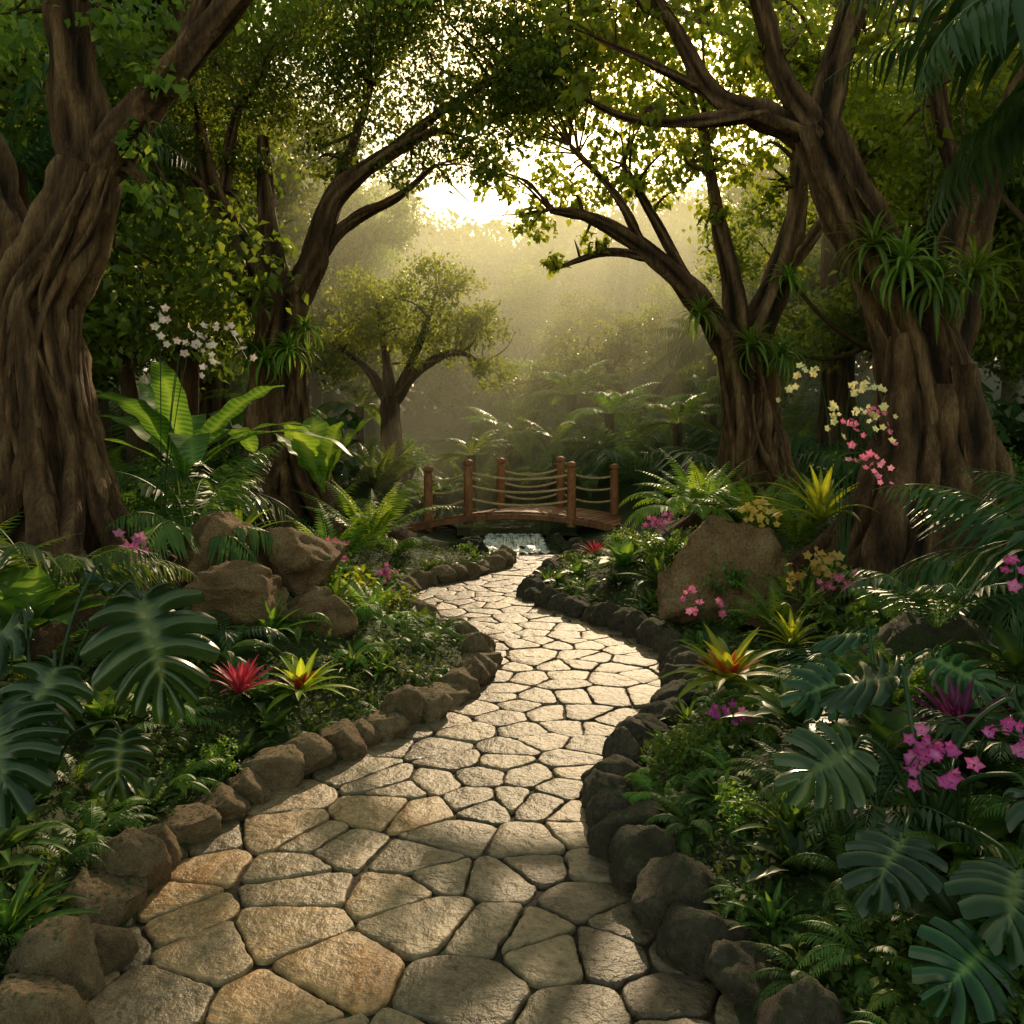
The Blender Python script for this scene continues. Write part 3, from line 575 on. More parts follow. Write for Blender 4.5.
TF=P_treefern(15)
def P_ros(seed,nb,L,W,mat,prof='strap',pin=80,pout=20,arch=(40,80),fold=.35,n=9,ripple=0.,name='leaves',ribc=.06):
    random.seed(seed); mb=MB()
    for q in range(nb):
        f=q/nb; mb.add(*blade(L*(.7+.3*f)*random.uniform(.85,1.1),W*random.uniform(.85,1.15),n,pin+(pout-pin)*f+random.uniform(-6,6),random.uniform(*arch)*(.6+.5*f),fold,prof,q*2.39996+random.uniform(-.15,.15),.01,random.uniform(-.12,.12),ripple,ribc=ribc))
    return (name,mb.build(name,mat))
AGAVE=[[P_ros(21,22,.95,.055,M_lite)],[P_ros(22,26,.95,.045,M_lime)],[P_ros(23,18,1.,.075,M_fern)]]
BROAD=[[P_ros(31,13,1.,.15,M_lite,'lance',78,25,(30,70),.22,14,.05)],[P_ros(32,15,.95,.13,M_dark,'lance',75,20,(40,80),.25,14,.04)],[P_ros(33,12,.9,.17,M_fern,'lance',70,20,(40,80),.25,14,.05)]]
NEST=[[P_ros(41,6,1.25,.22,M_lite,'paddle',86,60,(20,45),.16,36,.09,ribc=.16)],[P_ros(42,13,1.45,.135,M_fern,'paddle',76,42,(65,110),.12,52,.08,ribc=.26)]]
def brom(seed,lm,fm,fl=.42): return [P_ros(seed,22,.95,.075,lm,'strap',70,10,(40,75),.3),P_ros(seed+1,16,fl,.07,fm,'lance',88,40,(10,40),.3,6,name='flower')]
BRO={'red':brom(51,M_fern,M_red,.5),'orange':brom(53,M_lime,M_oran,.5),'magenta':[P_ros(56,12,.5,.045,M_dark,'strap',30,5,(20,60),.3),P_ros(55,24,.95,.05,M_plum,'lance',80,20,(20,60),.3,8,name='flower')],'crimson':[P_ros(57,9,.5,.04,M_fern,'strap',30,5,(20,60),.3),P_ros(58,22,.8,.06,M_red,'lance',82,25,(20,55),.3,8,name='flower')]}
EPI=[[P_ros(61,44,1.05,.04,M_lite,'strap',80,-30,(80,160),.3)],[P_ros(62,40,1.05,.045,M_fern,'strap',75,-40,(80,150),.3)]]
def flowers(mb,pos,size,face):
    n=len(pos)
    for q in range(n):
        f=face+rng.normal(0,.45,3); f/=np.linalg.norm(f); a=np.cross(f,[0,0,1.]); a/=np.linalg.norm(a); b=np.cross(a,f)
        ph=rng.uniform(0,.5); ang=np.arange(5)*2*math.pi/5+ph+math.pi/2; sz=size*rng.uniform(.6,1.15)
        d=np.cos(ang)[:,None]*a+np.sin(ang)[:,None]*b+f*.25
        pw=leafT(.42,.08,-.05); scatter(mb,pw[0],pw[1],np.repeat(pos[q][None],5,0),frames(d,np.repeat(f[None],5,0)),np.full(5,sz)*np.array([1,1,.85,.85,1]),np.full(5,rng.uniform(.3,.7)),np.array([.5,0,.1,0,-.1]))
        lp=leafT(.3,.2,-.3); scatter(mb,lp[0],lp[1],(pos[q]+f*sz*.08)[None],frames((-b*.6+f)[None],f[None]+b*.5),np.array([sz*.5]),np.array([-.1]))
def P_orchid(seed,h,nst,nfl,fs,mat,lean=.35,leafm=None,lw=.05):
    random.seed(seed); sb=MB(); fb=MB(); lb=MB()
    for q in range(nst):
        a=-math.pi/2+random.uniform(-1.2,1.2) if q else -1.2; hh=h*random.uniform(.8,1.05); ln=lean*random.uniform(.7,1.3)*h
        c=[(0,0,0,.005),(math.cos(a)*ln*.15,math.sin(a)*ln*.15,hh*.5,.004),(math.cos(a)*ln*.5,math.sin(a)*ln*.5,hh*.92,.0035),(math.cos(a)*ln,math.sin(a)*ln,hh*.97,.003),(math.cos(a)*ln*1.35,math.sin(a)*ln*1.35,hh*.85,.002)]
        sb.add(*tube(c,6,5,rough=0)); P=catmull(c,8)[:,:3]
        ix=np.linspace(len(P)*.55,len(P)-1,nfl).astype(int); pos=P[ix]+np.stack([rng.normal(0,fs*.8,nfl),rng.normal(0,fs*.8,nfl),rng.normal(0,fs*.5,nfl)],1)
        flowers(fb,pos,fs,np.array([math.cos(a)*.3,-1.,.25]))
    for q in range(7): lb.add(*blade(min(.3,h*.42+.1),lw,8,60-q*5,70,.3,'lance',q*2.4))
    return [('stem',sb.build('stem',M_dark)),('leaves',lb.build('leaves',leafm or M_fern)),('flowers',fb.build('flowers',mat))]
def mon_leaf(size,nl=7,seed=0):
    r=np.random.default_rng(seed); V=[];Q=[];t=[]; n0=0
    def O(u):
        ph=R(158)*(1-u)**1.05; rr=.56*(1+.18*math.cos(ph))*(1-.08*math.sin(ph*2)); 
        return np.array([rr*math.sin(ph)*.98,.36+rr*math.cos(ph)*1.0+.08*max(0,math.cos(ph))**4,0])
    def M(u): return np.array([0,.02+.86*max(0,(u-.1))**1.0,0])
    cup=r.uniform(.08,.24); cu2=r.uniform(.35,.75)
    for sg in (-1,1):
        br_=np.cumsum(r.uniform(.65,1.35,nl)); br_=np.concatenate([[0],br_/br_[-1]])
        for i in range(nl):
            u0,u1=br_[i],br_[i+1]
            cut=r.uniform(.26,.6); rows=[]; lw=r.uniform(-.06,.06); gp=r.uniform(.11,.20); ext=r.uniform(.92,1.05)
            for s in (0,.2,.38,.55,.7,.83,.93,1.):
                sh=0 if s<cut else gp*((s-cut)/(1-cut))**.7
                if s>.9: sh+=.09*((s-.9)/.1)
                row=[]
                for w in (0,.25,.5,.75,1):
                    ww=sh+(1-2*sh)*w; u=u0+(u1-u0)*ww; m=M(u); o=O(u)
                    p=m+(o-m)*s*(1+(ext-1)*max(0,(s-cut))); p[1]+=-.06*math.sin(s*math.pi)
                    tip=1+.04*math.sin(w*math.pi)*(s>.8); p[:2]=m[:2]+(p[:2]-m[:2])*tip
                    z=cup*abs(p[0])-cu2*p[0]**2-.3*max(0,p[1]-.3)**2 -.085*abs(w-.5)*2*min(1,s*3)+lw*s
                    row.append((sg*p[0],p[1],z)); t.append((.25+.45*(w==.5)) if s>0 else 1.15)
                rows.append(row)
            nr=len(rows); V+= [p for rw in rows for p in rw]
            for a in range(nr-1):
                for b in range(4): Q.append([n0+a*5+b,n0+a*5+b+1,n0+(a+1)*5+b+1,n0+(a+1)*5+b])
            n0+=nr*5
    return np.array(V)*size,np.array(Q),np.array(t)
def P_mon(seed,leaves,mat=None):
    mb=MB(); sb=MB()
    for q,(a,d,n,s) in enumerate(leaves):
        V,Q,t=mon_leaf(s,7 if s>.35 else 6,seed+q); fr=frames(np.array([d],float),np.array([n],float))[0]
        mb.add(V@fr.T+np.array(a),Q,t+random.uniform(-.15,.15))
        a=np.array(a,float); sb.add(*tube([(0,0,0,.012),(a[0]*.4-.02,a[1]*.4,a[2]*.65+.05,.009),(a[0]*.85,a[1]*.85,a[2]*1.04+.02,.007),(*a,.006)],6,5,rough=0))
    return [('stem',sb.build('stem',M_dark)),('leaves',mb.build('leaves',mat or M_mon))]
def rand_mon(seed,n=8,mat=None,smin=.3,smax=.5):
    random.seed(seed); L=[]
    for q in range(n):
        a=q*2.4+random.uniform(-.3,.3); r=random.uniform(.25,.55); h=random.uniform(.3,.8)
        L.append(((math.cos(a)*r,math.sin(a)*r,h),(math.cos(a),math.sin(a),random.uniform(-.9,-.2)),(math.cos(a)*.6,math.sin(a)*.6-.3,1),random.uniform(smin,smax)))
    return P_mon(seed,L,mat)
MON=[rand_mon(71),rand_mon(72,9),rand_mon(73,7)]
def P_shrub(seed,mat,ls,n=500,tmpl=LEAF,ht=.7,rad=.6):
    random.seed(seed); sb=MB(); lb=MB(); 
    for q in range(14):
        a=random.uniform(0,6.28); r=rad*random.uniform(.3,1); e=np.array((math.cos(a)*r,math.sin(a)*r,ht*random.uniform(.5,1.1)))
        sb.add(*tube([(0,0,0,.016),(e[0]*.35,e[1]*.35,e[2]*.6,.011),(*e,.004)],5,4,rough=0))
        m=n//14; f=rng.uniform(.35,1.08,m); pos=np.stack([e[0]*f**1.3,e[1]*f**1.3,e[2]*f],1)+rng.normal(0,rad*.10,(m,3))
        d=rng.normal(size=(m,3))+np.array([e[0],e[1],-.2]); scatter(lb,tmpl[0],tmpl[1],pos,frames(d,rng.normal(size=(m,3))*.4+np.array([0,0,1])),ls*rng.uniform(.6,1.25,m),rng.uniform(.2,.6,m),LTT)
    return [('stem',sb.build('stem',M_fern)),('leaves',lb.build('leaves',mat))]
SHR=[P_shrub(81,M_fern,.13,600),P_shrub(82,M_dark,.17,420,LEAFW),P_shrub(83,M_lite,.11,700),P_shrub(84,M_lime,.16,380,LEAFW),P_shrub(85,M_fern,.08,1100)]
DROP=[P_shrub(91,M_dark,.1,500,LEAFN,.35,.7),P_shrub(92,M_moss,.06,900,LEAF,.25,.6)]

placed=[]
def put(proto,name,x,y,s,label,category='plant',group=None,rz=None,dz=0.,tilt=(0,0)):
    if group is None and proto[0][0]!='stem': placed.append((x,y,s*.7))
    return spawn(proto,name,(x,y,Hs(x,y)-.02+dz),s,random.uniform(0,6.28) if rz is None else rz,tilt,label,category,group)
random.seed(77)
# ---- hero plants, one side of the path
LM=[((.44,-.12,.84),(.40,-.35,-.85),(.35,-.85,.45),.44),((.05,-.42,.50),(.35,-.5,-.5),(-.1,-.6,.75),.38),((.42,-.25,.36),(.1,-.4,-.9),(.4,-.8,.4),.22),
    ((-.15,.1,.7),(-.7,-.2,-.3),(-.2,-.5,.8),.4),((.1,.3,.85),(.2,.4,-.2),(0,-.3,1),.4),((-.3,-.4,.4),(-.4,-.6,-.5),(-.1,-.5,.8),.36),((.2,-.3,.62),(-.2,-.5,-.7),(.1,-.8,.6),.3)]
spawn(P_mon(301,LM),'monstera_plant',(-1.88,3.5,Hs(-1.88,3.5)),1,0,(0,0),'monstera with large split glossy leaves by the path','plant')
put(BROAD[2],'broadleaf_plant',-2.2,3.95,.62,'broad-leaved bright green rosette plant',dz=.45)
put(PALM[1],'palm_plant',-2.35,4.4,.85,'feathery palm with arching fronds',dz=.45)
put(NEST[1],'birds_nest_fern',-2.75,7.3,1.05,"tall bird's nest fern with wide ribbed arching leaves",dz=.85,rz=.9)
put(PALM[1],'palm_plant',-2.45,6.6,1.,'feathery green palm under the fig tree',dz=.35)
put(PALM[0],'palm_plant',-3.0,7.9,1.1,'dark feathery palm behind the fig tree',dz=.6)
put(FERN[2],'fern',-2.55,5.6,.7,'dark arching fern beneath the fig tree')
put(AGAVE[0],'strap_leaf_plant',-2.3,7.3,.6,'spiky light green strap-leaved plant',dz=.3)
put(P_orchid(401,2.05,4,10,.04,M_white,.22),'orchid',-2.7,6.7,1,'tall orchid sprays with white and pink blooms','orchid',rz=.6)
put(P_orchid(402,.66,3,7,.042,M_pink,.3),'orchid',-2.3,5.4,1,'pink orchid spray among dark leaves','orchid',rz=0)
put(BRO['crimson'],'bromeliad',-1.47,4.7,.36,'crimson bromeliad rosette in the bed','bromeliad',dz=.12)
put(BRO['orange'],'bromeliad',-1.2,4.95,.38,'green bromeliad with orange flower bracts','bromeliad',dz=.1)
put(SHR[3],'leafy_shrub',-1.35,7.4,.46,'bright lime-leaved shrub catching the sun'); put(SHR[3],'leafy_shrub',-1.0,7.1,.36,'bright lime-leaved shrub catching the sun')
put(NEST[0],'birds_nest_fern',-2.35,10.8,1.0,"bird's nest fern with rounded upright leaves",rz=1.9,dz=.55)
put(UPF,'fern',-1.65,10.2,1.05,'tall upright light green fern beside the path',dz=.15); put(UPF,'fern',-1.95,9.4,.85,'tall upright light green fern'); put(FERN[3],'fern',-1.45,9.0,.6,'light green fern beside the path')
put(FERN[1],'fern',-2.2,8.6,.8,'arching green fern beside the fig tree'); put(PALM[1],'palm_plant',-2.5,11.8,.8,'feathery palm near the footbridge',dz=.1)
put(FERN[0],'fern',-.75,6.15,.38,'small fern by the kerb stones'); put(FERN[3],'fern',-1.05,5.7,.36,'small fern by the kerb stones')
put(FERN[1],'fern',-.6,6.8,.36,'small fern by the kerb stones'); put(FERN[3],'fern',-.95,6.5,.38,'small fern by the kerb stones')
put(FERN[0],'fern',-1.3,5.3,.34,'small fern by the kerb stones'); put(AGAVE[0],'strap_leaf_plant',-.85,5.6,.26,'small strap-leaved plant by the kerb stones')
put(P_orchid(403,.35,3,5,.035,M_pink,.4),'orchid',-1.25,8.2,1,'small pink flowers by the path','orchid',rz=0)
put(P_orchid(404,.5,3,6,.045,M_pink,.4),'orchid',-1.75,8.9,1,'pink orchid by the ferns','orchid',rz=0)
put(BRO['red'],'bromeliad',-1.95,8.0,.42,'green bromeliad with red flower bracts','bromeliad')
# ---- hero plants, other side
put(BRO['crimson'],'bromeliad',1.0,10.3,.38,'crimson spiky bromeliad at the path edge','bromeliad',dz=.12)
put(P_orchid(411,.4,4,6,.045,M_pink,.4),'orchid',1.5,9.4,1,'low pink orchid clump','orchid',rz=0)
put(FERN[3],'fern',2.15,10.8,1.2,'big light green fern near the footbridge',dz=.35)
put(UPF,'fern',2.5,11.4,1.0,'tall upright light green fern near the footbridge',dz=.2)
put(FERN[1],'fern',1.6,10.0,.65,'green fern by the path')
put(P_orchid(412,.5,3,6,.035,M_pink,.35),'orchid',1.42,6.4,1,'pink orchid in front of the boulder','orchid',rz=0)
put(P_orchid(413,.7,4,7,.05,M_yel,.3),'orchid',2.25,8.2,1,'yellow orchid cluster beside the boulder','orchid',rz=0)
put(P_orchid(414,.6,5,8,.04,M_yel,.4),'orchid',2.05,6.2,1,'orange and yellow orchid cluster','orchid',rz=0)
put(P_orchid(415,.42,3,6,.04,M_pink,.4),'orchid',2.2,6.05,1,'pink orchid beside yellow blooms','orchid',rz=0)
put(AGAVE[1],'strap_leaf_plant',2.45,6.9,.72,'light green spiky agave-like plant under the tree',dz=.6)
put(AGAVE[1],'strap_leaf_plant',1.8,5.6,.4,'small light green spiky plant',dz=.12)
put(AGAVE[0],'strap_leaf_plant',2.2,6.4,.42,'light green strap-leaved plant beside the orchids',dz=.1)
put(P_orchid(416,1.8,5,11,.036,M_cream,.2),'orchid',2.38,6.3,1,'tall cream orchid spray','orchid',rz=0)
put(P_orchid(417,1.5,4,8,.034,M_pink,.2),'orchid',2.4,6.3,1,'tall pink orchid spray','orchid',rz=0)
put(BRO['orange'],'bromeliad',1.14,4.6,.48,'bromeliad with bright orange and yellow bracts','bromeliad',dz=.26)
put(P_orchid(418,.26,4,5,.024,M_mag,.3),'orchid',1.02,4.15,1,'small magenta flower clump by the kerb','orchid',rz=0)
put(BRO['magenta'],'bromeliad',1.72,3.35,.38,'plum-coloured spiky bromeliad','bromeliad',dz=.2)
put(P_orchid(419,.52,6,7,.030,M_mag,.38),'orchid',1.47,2.85,1,'magenta orchid sprays over split leaves','orchid',rz=0)
put(P_orchid(420,.62,3,7,.032,M_mag,.35),'orchid',2.15,3.7,1,'magenta orchid sprays under palm fronds','orchid',rz=0,dz=.15)
RM=[((-.28,-.05,.34),(-.75,-.35,-.2),(-.2,-.7,.7),.28),((-.25,-.35,.18),(-.6,-.6,-.25),(-.3,-.4,.9),.26),((0,-.5,.16),(-.5,-.75,-.15),(-.2,-.5,.9),.29),((.15,-.3,.3),(.4,-.7,-.3),(.1,-.6,.8),.3),((.3,0,.45),(.7,-.2,-.3),(.2,-.6,.8),.32),((0,.25,.5),(-.5,.4,-.2),(-.1,-.4,1),.3)]
spawn(P_mon(312,RM),'monstera_plant',(1.42,2.95,Hs(1.42,2.95)),1,0,(0,0),'low monstera with split leaves beside the kerb','plant')
RM2=[((-.2,-.1,.25),(-.8,-.3,-.1),(-.2,-.6,.8),.32),((.2,-.1,.35),(.6,-.5,-.3),(.1,-.6,.8),.3),((0,.2,.4),(-.3,.4,-.1),(0,-.4,1),.3)]
spawn(P_mon(333,RM2),'monstera_plant',(1.6,3.75,Hs(1.55,3.75)+.05),.9,0,(0,0),'monstera with split leaves among ferns','plant')
RM3=[((-.2,-.1,.2),(-.8,-.3,-.1),(-.2,-.6,.8),.3),((-.02,-.25,.16),(-.3,-.9,-.2),(.2,-.4,.9),.32),((.2,-.1,.3),(.6,-.5,-.3),(.1,-.6,.8),.3)]
spawn(P_mon(344,RM3),'monstera_plant',(1.38,2.42,Hs(1.35,2.42)-.08),.8,.3,(0,0),'monstera spreading over dark soil','plant')
put(PALM[0],'palm_plant',2.95,4.6,1.15,'dark palm with long drooping fronds',dz=.5)
put(PALM[0],'palm_plant',2.65,3.7,.95,'dark palm with long drooping fronds',dz=.45)
put(FERN[2],'fern',1.9,5.2,.6,'dark arching fern under palm fronds'); put(FERN[2],'fern',2.0,4.1,.7,'dark arching fern over the boulder',dz=.25)
put(FERN[2],'fern',1.75,3.1,.55,'dark arching fern among monstera leaves',dz=.15)
put(FERN[1],'fern',1.15,3.4,.42,'low fern spilling over the kerb'); put(BROAD[1],'broadleaf_plant',.98,2.98,.26,'small dark broad-leaved rosette')
put(FERN[1],'fern',.95,3.75,.32,'low fern spilling over the kerb'); put(FERN[0],'fern',.9,4.2,.3,'low fern spilling over the kerb')
put(FERN[0],'fern',1.6,4.3,.5,'green fern beside the bromeliad'); put(FERN[3],'fern',1.6,5.1,.42,'green fern beside the bromeliad'); put(FERN[1],'fern',1.05,2.55,.32,'low fern spilling over the kerb')
put(FERN[2],'fern',1.3,3.1,.5,'arching fern among monstera leaves',dz=.05); put(FERN[0],'fern',1.75,2.75,.45,'arching fern among monstera leaves',dz=.1)
put(BROAD[1],'broadleaf_plant',1.3,4.0,.38,'dark glossy rosette above the kerb',dz=.05); put(FERN[3],'fern',1.3,5.35,.36,'light fern above the kerb',dz=.05)
put(BROAD[1],'broadleaf_plant',2.05,3.05,.6,'dark glossy broad-leaved plant',dz=.15)
put(BROAD[2],'broadleaf_plant',-1.85,2.9,.42,'broad-leaved rosette beside the kerb stones')
put(AGAVE[2],'strap_leaf_plant',-1.6,2.75,.3,'low strap-leaved plant at the kerb')
put(FERN[1],'fern',-1.62,3.35,.34,'low fern spilling over the kerb'); put(FERN[3],'fern',-1.55,3.95,.34,'low fern spilling over the kerb'); put(BROAD[1],'broadleaf_plant',-1.35,4.35,.28,'small dark broad-leaved plant')
put(FERN[0],'fern',-1.7,2.5,.3,'low fern spilling over the kerb'); put(FERN[0],'fern',-1.75,4.4,.45,'arching fern in the planting bed'); put(FERN[1],'fern',-1.7,5.1,.4,'arching fern in the planting bed')
# ---- behind the footbridge
for (x,y,s,p) in [(-2.6,16.8,1.2,UPF),(-1.5,17.8,1.3,FERN[3]),(1.5,17.4,1.2,FERN[0]),(2.6,17.0,1.4,PALM[1]),(-3.4,16.6,1.4,PALM[1]),(.9,19,1.4,FERN[3]),(-.9,21,1.6,UPF),(2.0,20.5,1.8,PALM[1]),(3.6,18.0,1.4,UPF),(-2.2,15.9,.7,FERN[1]),(2.9,15.4,.9,FERN[3]),(-.6,17.2,.9,FERN[3]),(.7,17.0,.8,FERN[0])]:
    put(p,'fern' if p not in PALM else 'palm_plant',x,y,s,'pale misty fern beyond the footbridge' if p not in PALM else 'misty palm beyond the footbridge','fern' if p not in PALM else 'palm',dz=.1)
for (x,y,s) in [(.9,18.2,.9),(2.1,18.8,1.15),(-.9,19.6,1.0),(3.3,17.4,1.0),(-.1,22.5,1.3),(1.5,22.,1.4),(-3.6,20.5,1.2),(4.4,19.5,1.3),(-4.4,16.,1.1)]:
    put(TF,'tree_fern',x,y,s,'tree fern with a short trunk in golden mist','tree fern','tree ferns beyond the footbridge')
# epiphytes on trunks
for (x,y,z,s,t,e) in [(-3.3,11.58,2.75,.55,-.5,0),(-2.95,11.55,2.9,.52,-.4,0),(-2.75,11.65,3.2,.46,-.3,1),(-3.5,11.6,2.9,.45,-.5,1),(3.2,11.55,2.95,.6,-.5,0),(3.6,11.6,2.85,.52,-.5,1),(2.55,11.8,3.4,.5,-.1,0),(3.75,11.8,3.9,.42,-.1,0),
                (2.98,6.6,3.05,.52,-.5,0),(3.2,6.58,2.9,.52,-.5,1),(2.78,6.68,3.2,.46,-.3,0),(3.5,6.6,2.95,.48,-.5,0)]:
    spawn(EPI[e],'epiphyte',(x,y,z),s,random.uniform(0,6),(abs(t)*.6,0),'arching strap-leaved epiphyte growing on a tree trunk','epiphyte','epiphytes on the trunks')
# overhanging palm
mb=MB(); mb.add(*tube([(0,0,-.3,.16),(.05,0,1.5,.12),(0,0,3.,.11),(-.1,0,3.9,.1)],14,8,flute=.05,nfl=5,rough=.1)); pt=mb.build('trunk',M_bark)
mb=MB(); random.seed(9)
for q in range(14): frond(mb,1.9,random.uniform(5,60),random.uniform(70,120),q*2.4,.6,30,random.uniform(-.1,.1),droop=.8,tw=leafT(.07,.02,.3),ang=55)
mb.V=[v+np.array([-.1,0,3.9]) for v in mb.V]; pc=mb.build('crown',M_dark)
spawn([('trunk',pt),('crown',pc)],'palm_tree',(3.7,5.0,.1),1,0,(0,0),'dark palm tree with long overhanging fronds','tree')
spawn([('trunk',pt),('crown',pc)],'palm_tree',(4.6,20,.4),.9,1,(0,0),'slender palm in the golden haze','tree')
spawn([('trunk',pt),('crown',pc)],'palm_tree',(-4.4,7.8,.6),.9,1.5,(0,0),'slender palm behind the fig tree','tree')
# vines
for (x,y,z,l) in [(3.2,6.7,4.9,1.5),(3.6,6.9,5.2,2.1),(-3.9,6.0,4.6,1.6),(2.6,11.5,6,1.5)]:
    c=[(0.05*math.sin(q*1.3),.03*math.cos(q),-l*q/8,.008) for q in range(9)]
    sb=MB(); sb.add(*tube(c,5,4,rough=0)); lb=MB(); P=catmull(c,6)[:,:3]; P=P[::2]; n=len(P)
    scatter(lb,LEAFW[0],LEAFW[1],P,frames(rng.normal(size=(n,3))+np.array([0,0,-1]),rng.normal(size=(n,3))+np.array([0,-1,.5])),rng.uniform(.05,.09,n),rng.uniform(.3,.6,n),LTT)
    spawn([('stem',sb.build('stem',M_bark)),('leaves',lb.build('leaves',M_crownA))],'hanging_vine',(x,y,z),1,0,(0,0),'thin leafy vine hanging from a limb','vine','hanging vines')

# ------------------------------------------------------------------ random understorey
cat=[(FERN[0],'fern','arching green fern in the planting bed','fern'),(FERN[1],'fern','arching green fern in the planting bed','fern'),(FERN[2],'fern','dark glossy fern in the planting bed','fern'),(FERN[3],'fern','light green fern in the planting bed','fern'),
 (SHR[0],'leafy_shrub','green leafy shrub in the planting bed','shrub'),(SHR[1],'leafy_shrub','dark broad-leaved shrub in the bed','shrub'),(SHR[2],'leafy_shrub','light green leafy shrub in the bed','shrub'),(SHR[4],'leafy_shrub','fine-leaved green shrub in the bed','shrub'),
 (BROAD[1],'broadleaf_plant','dark glossy broad-leaved plant in the bed','plant'),(BROAD[2],'broadleaf_plant','green broad-leaved plant in the bed','plant'),(AGAVE[2],'strap_leaf_plant','green strap-leaved rosette in the bed','plant'),(PALM[0],'palm_plant','dark feathery palm in the bed','palm'),(PALM[1],'palm_plant','green feathery palm in the bed','palm'),(MON[0],'monstera_plant','monstera with split leaves in the bed','plant'),(DROP[0],'ground_cover_plant','low narrow-leaved ground cover clump','plant'),(DROP[1],'ground_cover_plant','low mossy ground cover clump','plant'),(UPF,'fern','upright light green fern in the bed','fern')]
random.seed(123)
def fill(n,y0,y1,dmin,dmax,smin,smax,idx,spc):
    c=0; tries=0
    while c<n and tries<n*80:
        tries+=1; y=random.uniform(y0,y1); lim=y*.6+.4; x=random.uniform(-lim,lim)
        if inpath(x,y,.15): continue
        d=pdist(x,y)
        if y>12.5 and min(np.hypot(SE[:,0]-x,SE[:,1]-y))<.9: continue
        if y>12.4 and y<16.5 and -2.2<x<2.7: continue
        if 10.8<y<=12.4 and -2.1<x<-.2 and smax>.35: continue
        if y<3.4 and x<-1.2 and smax>.4: continue
        if d<dmin or d>dmax: continue
        s=random.uniform(smin,smax)
        if any((x-a)**2+(y-b)**2<(spc*(s+e))**2 for a,b,e in placed): continue
        p,nm,lab,ct=cat[random.choice(idx)]; placed.append((x,y,s)); put(p,nm,x,y,s,lab,ct,'plants filling the beds'); c+=1
fill(130,2.2,12.5,.2,.65,.2,.32,[0,1,3,6,14,15,9,10,1,3,8,10,9],.31)
fill(85,2.6,12.5,.6,1.6,.34,.55,[0,1,2,3,4,6,8,9,10,12,3,16],.32)
fill(60,3.6,14,1.5,6,.6,1.0,[0,1,2,4,5,7,8,9,11,12,13,3,6,16],.34)
fill(50,12.6,20,.5,14,.8,1.4,[0,1,3,7,9,11,12,12,3,16,16],.34)
fill(20,12.6,20,4,14,1.8,2.8,[4,5,7,12,11,12,11],.25)
c=0
while c<42:
    y=random.uniform(18.5,42); x=random.uniform(-y*.5,y*.5)
    if min(np.hypot(SE[:,0]-x,SE[:,1]-y))<1: continue
    p,nm,lab,ct=cat[random.choice([0,1,3,7,12,12,16,16,12])]; put(p,nm,x,y,random.uniform(1.5,2.6),'hazy green '+ct+' deep in the garden',ct,'plants filling the beds'); c+=1

# ground cover (stuff)
mb=MB(); n=120000; ys_=1.6+rng.random(n)**1.1*12; xs_=rng.uniform(-1,1,n)*(ys_*.6+.5)
d=np.full(n,1e9)
for e in ED: d=np.minimum(d,np.hypot(xs_-e[0],ys_-e[1]))
xl_=np.interp(ys_,LE[:,1],LE[:,0]); xr_=np.interp(ys_,RE[:,1],RE[:,0]); ok=~((xs_>xl_-.14)&(xs_<xr_+.14)&(ys_<12.8))&(d>.15)
ds=np.full(n,1e9)
for e in SE: ds=np.minimum(ds,np.hypot(xs_-e[0],ys_-e[1]))
ok&=(ds>.8); ok&=(nz2(xs_,ys_,3.3,1)+rng.normal(0,.4,n)>-.6)
xs_,ys_=xs_[ok],ys_[ok]; n=len(xs_); lump=np.clip(nz2(xs_,ys_,9,4)*.5+.5,0,1); zz=H(xs_,ys_)+rng.uniform(0,.03,n)+.08*lump*rng.random(n)
dd=rng.normal(size=(n,3)); dd[:,2]=np.abs(dd[:,2])*.5+.1
scatter(mb,LEAF[0],LEAF[1],np.stack([xs_,ys_,zz],1),frames(dd,rng.normal(size=(n,3))*.35+np.array([0,0,1])),rng.uniform(.022,.05,n)*(.7+.6*lump),np.clip(.4+.25*nz2(xs_,ys_,2.,3)+rng.normal(0,.12,n),0,1),LTT)
obj('ground_cover',mb.build('ground_cover',M_moss),kind='stuff',label='low mossy ground cover leaves over the soil',category='ground cover')

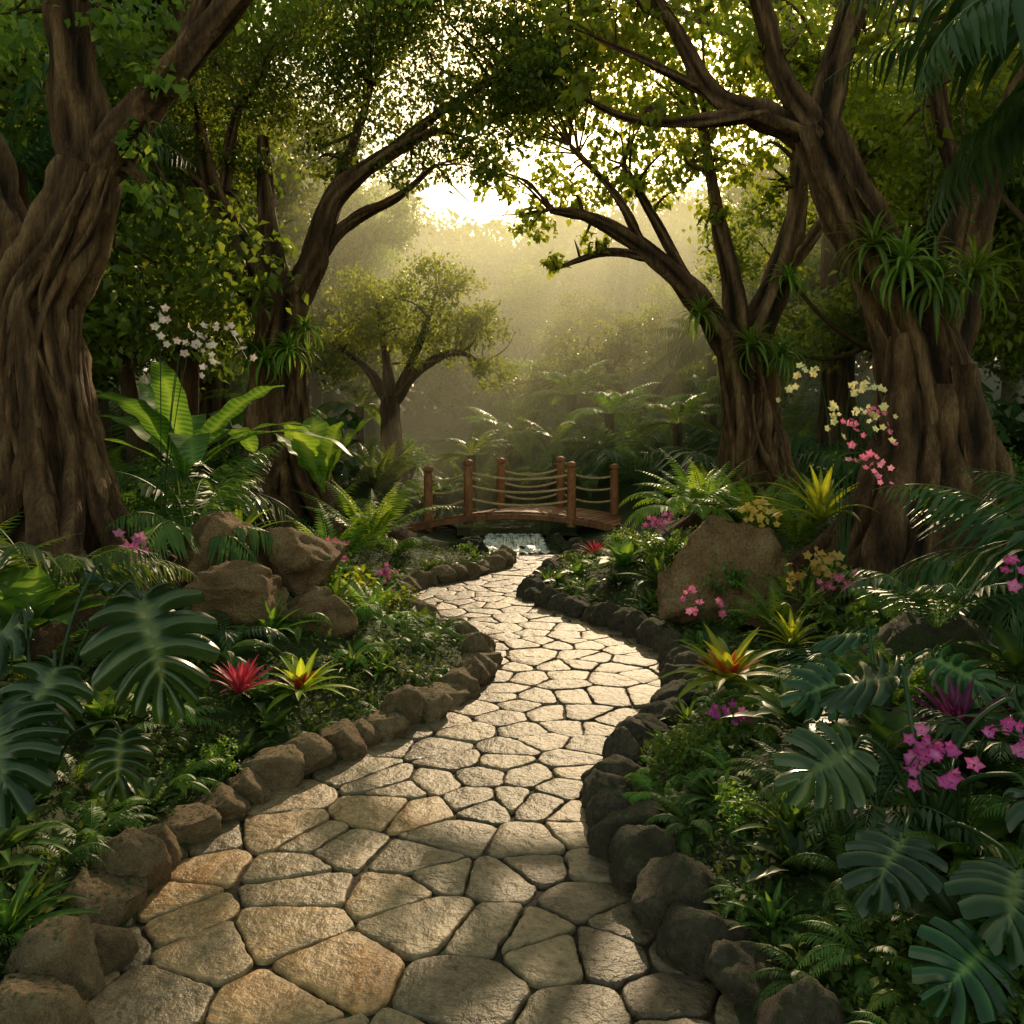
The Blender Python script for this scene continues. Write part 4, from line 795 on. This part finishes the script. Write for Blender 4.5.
# ------------------------------------------------------------------ mist, light, sky
import bmesh
bm=bmesh.new(); bmesh.ops.create_cube(bm,size=1); me=bpy.data.meshes.new('mist'); bm.to_mesh(me); bm.free()
m,nt,N,L=newmat('mist'); vs=N.new('ShaderNodeVolumeScatter'); vs.inputs['Density'].default_value=.024; vs.inputs['Anisotropy'].default_value=.4; vs.inputs['Color'].default_value=(1.,.98,.66,1)
o=N.new('ShaderNodeOutputMaterial'); L.new(vs.outputs[0],o.inputs['Volume']); me.materials.append(m)
mo=obj('mist',me,kind='structure',label='thin golden morning mist between the trees',category='mist'); mo.scale=(90,60,14); mo.location=(0,15.2+30,5.5)

sd=Vector((.16,1,.50)).normalized()
el=math.asin(sd.z); az=math.atan2(sd.x,sd.y)
sun=bpy.data.lights.new('sun','SUN'); sun.energy=5; sun.angle=R(.6); sun.color=(1,.76,.42)
so=bpy.data.objects.new('sun',sun); COL.objects.link(so); so.rotation_euler=(-sd).to_track_quat('-Z','Y').to_euler(); so.location=(5,20,12)
w=bpy.data.worlds.new('World'); scene.world=w; w.use_nodes=True; N=w.node_tree.nodes; L=w.node_tree.links
sk=N.new('ShaderNodeTexSky'); sk.sky_type='NISHITA'; sk.sun_disc=False; sk.sun_elevation=el; sk.sun_rotation=az; sk.dust_density=1.; sk.air_density=1.; sk.ozone_density=.5
mx=N.new('ShaderNodeMix'); mx.data_type='RGBA'; mx.blend_type='MULTIPLY'; mx.inputs[0].default_value=1; mx.inputs[7].default_value=(2.2,1.85,1.0,1)
L.new(sk.outputs[0],mx.inputs[6]); L.new(mx.outputs[2],N['Background'].inputs[0]); N['Background'].inputs[1].default_value=.15

cam=bpy.data.cameras.new('camera'); co=bpy.data.objects.new('camera',cam); COL.objects.link(co); co.location=(0,0,1.7); co.rotation_euler=(R(90),0,0)
cam.sensor_width=36; cam.lens=30.6; cam.shift_y=-.0703; cam.clip_end=500; cam.clip_start=.05
scene.camera=co
scene.view_settings.view_transform='Standard'; scene.view_settings.look='None'; scene.view_settings.exposure=0
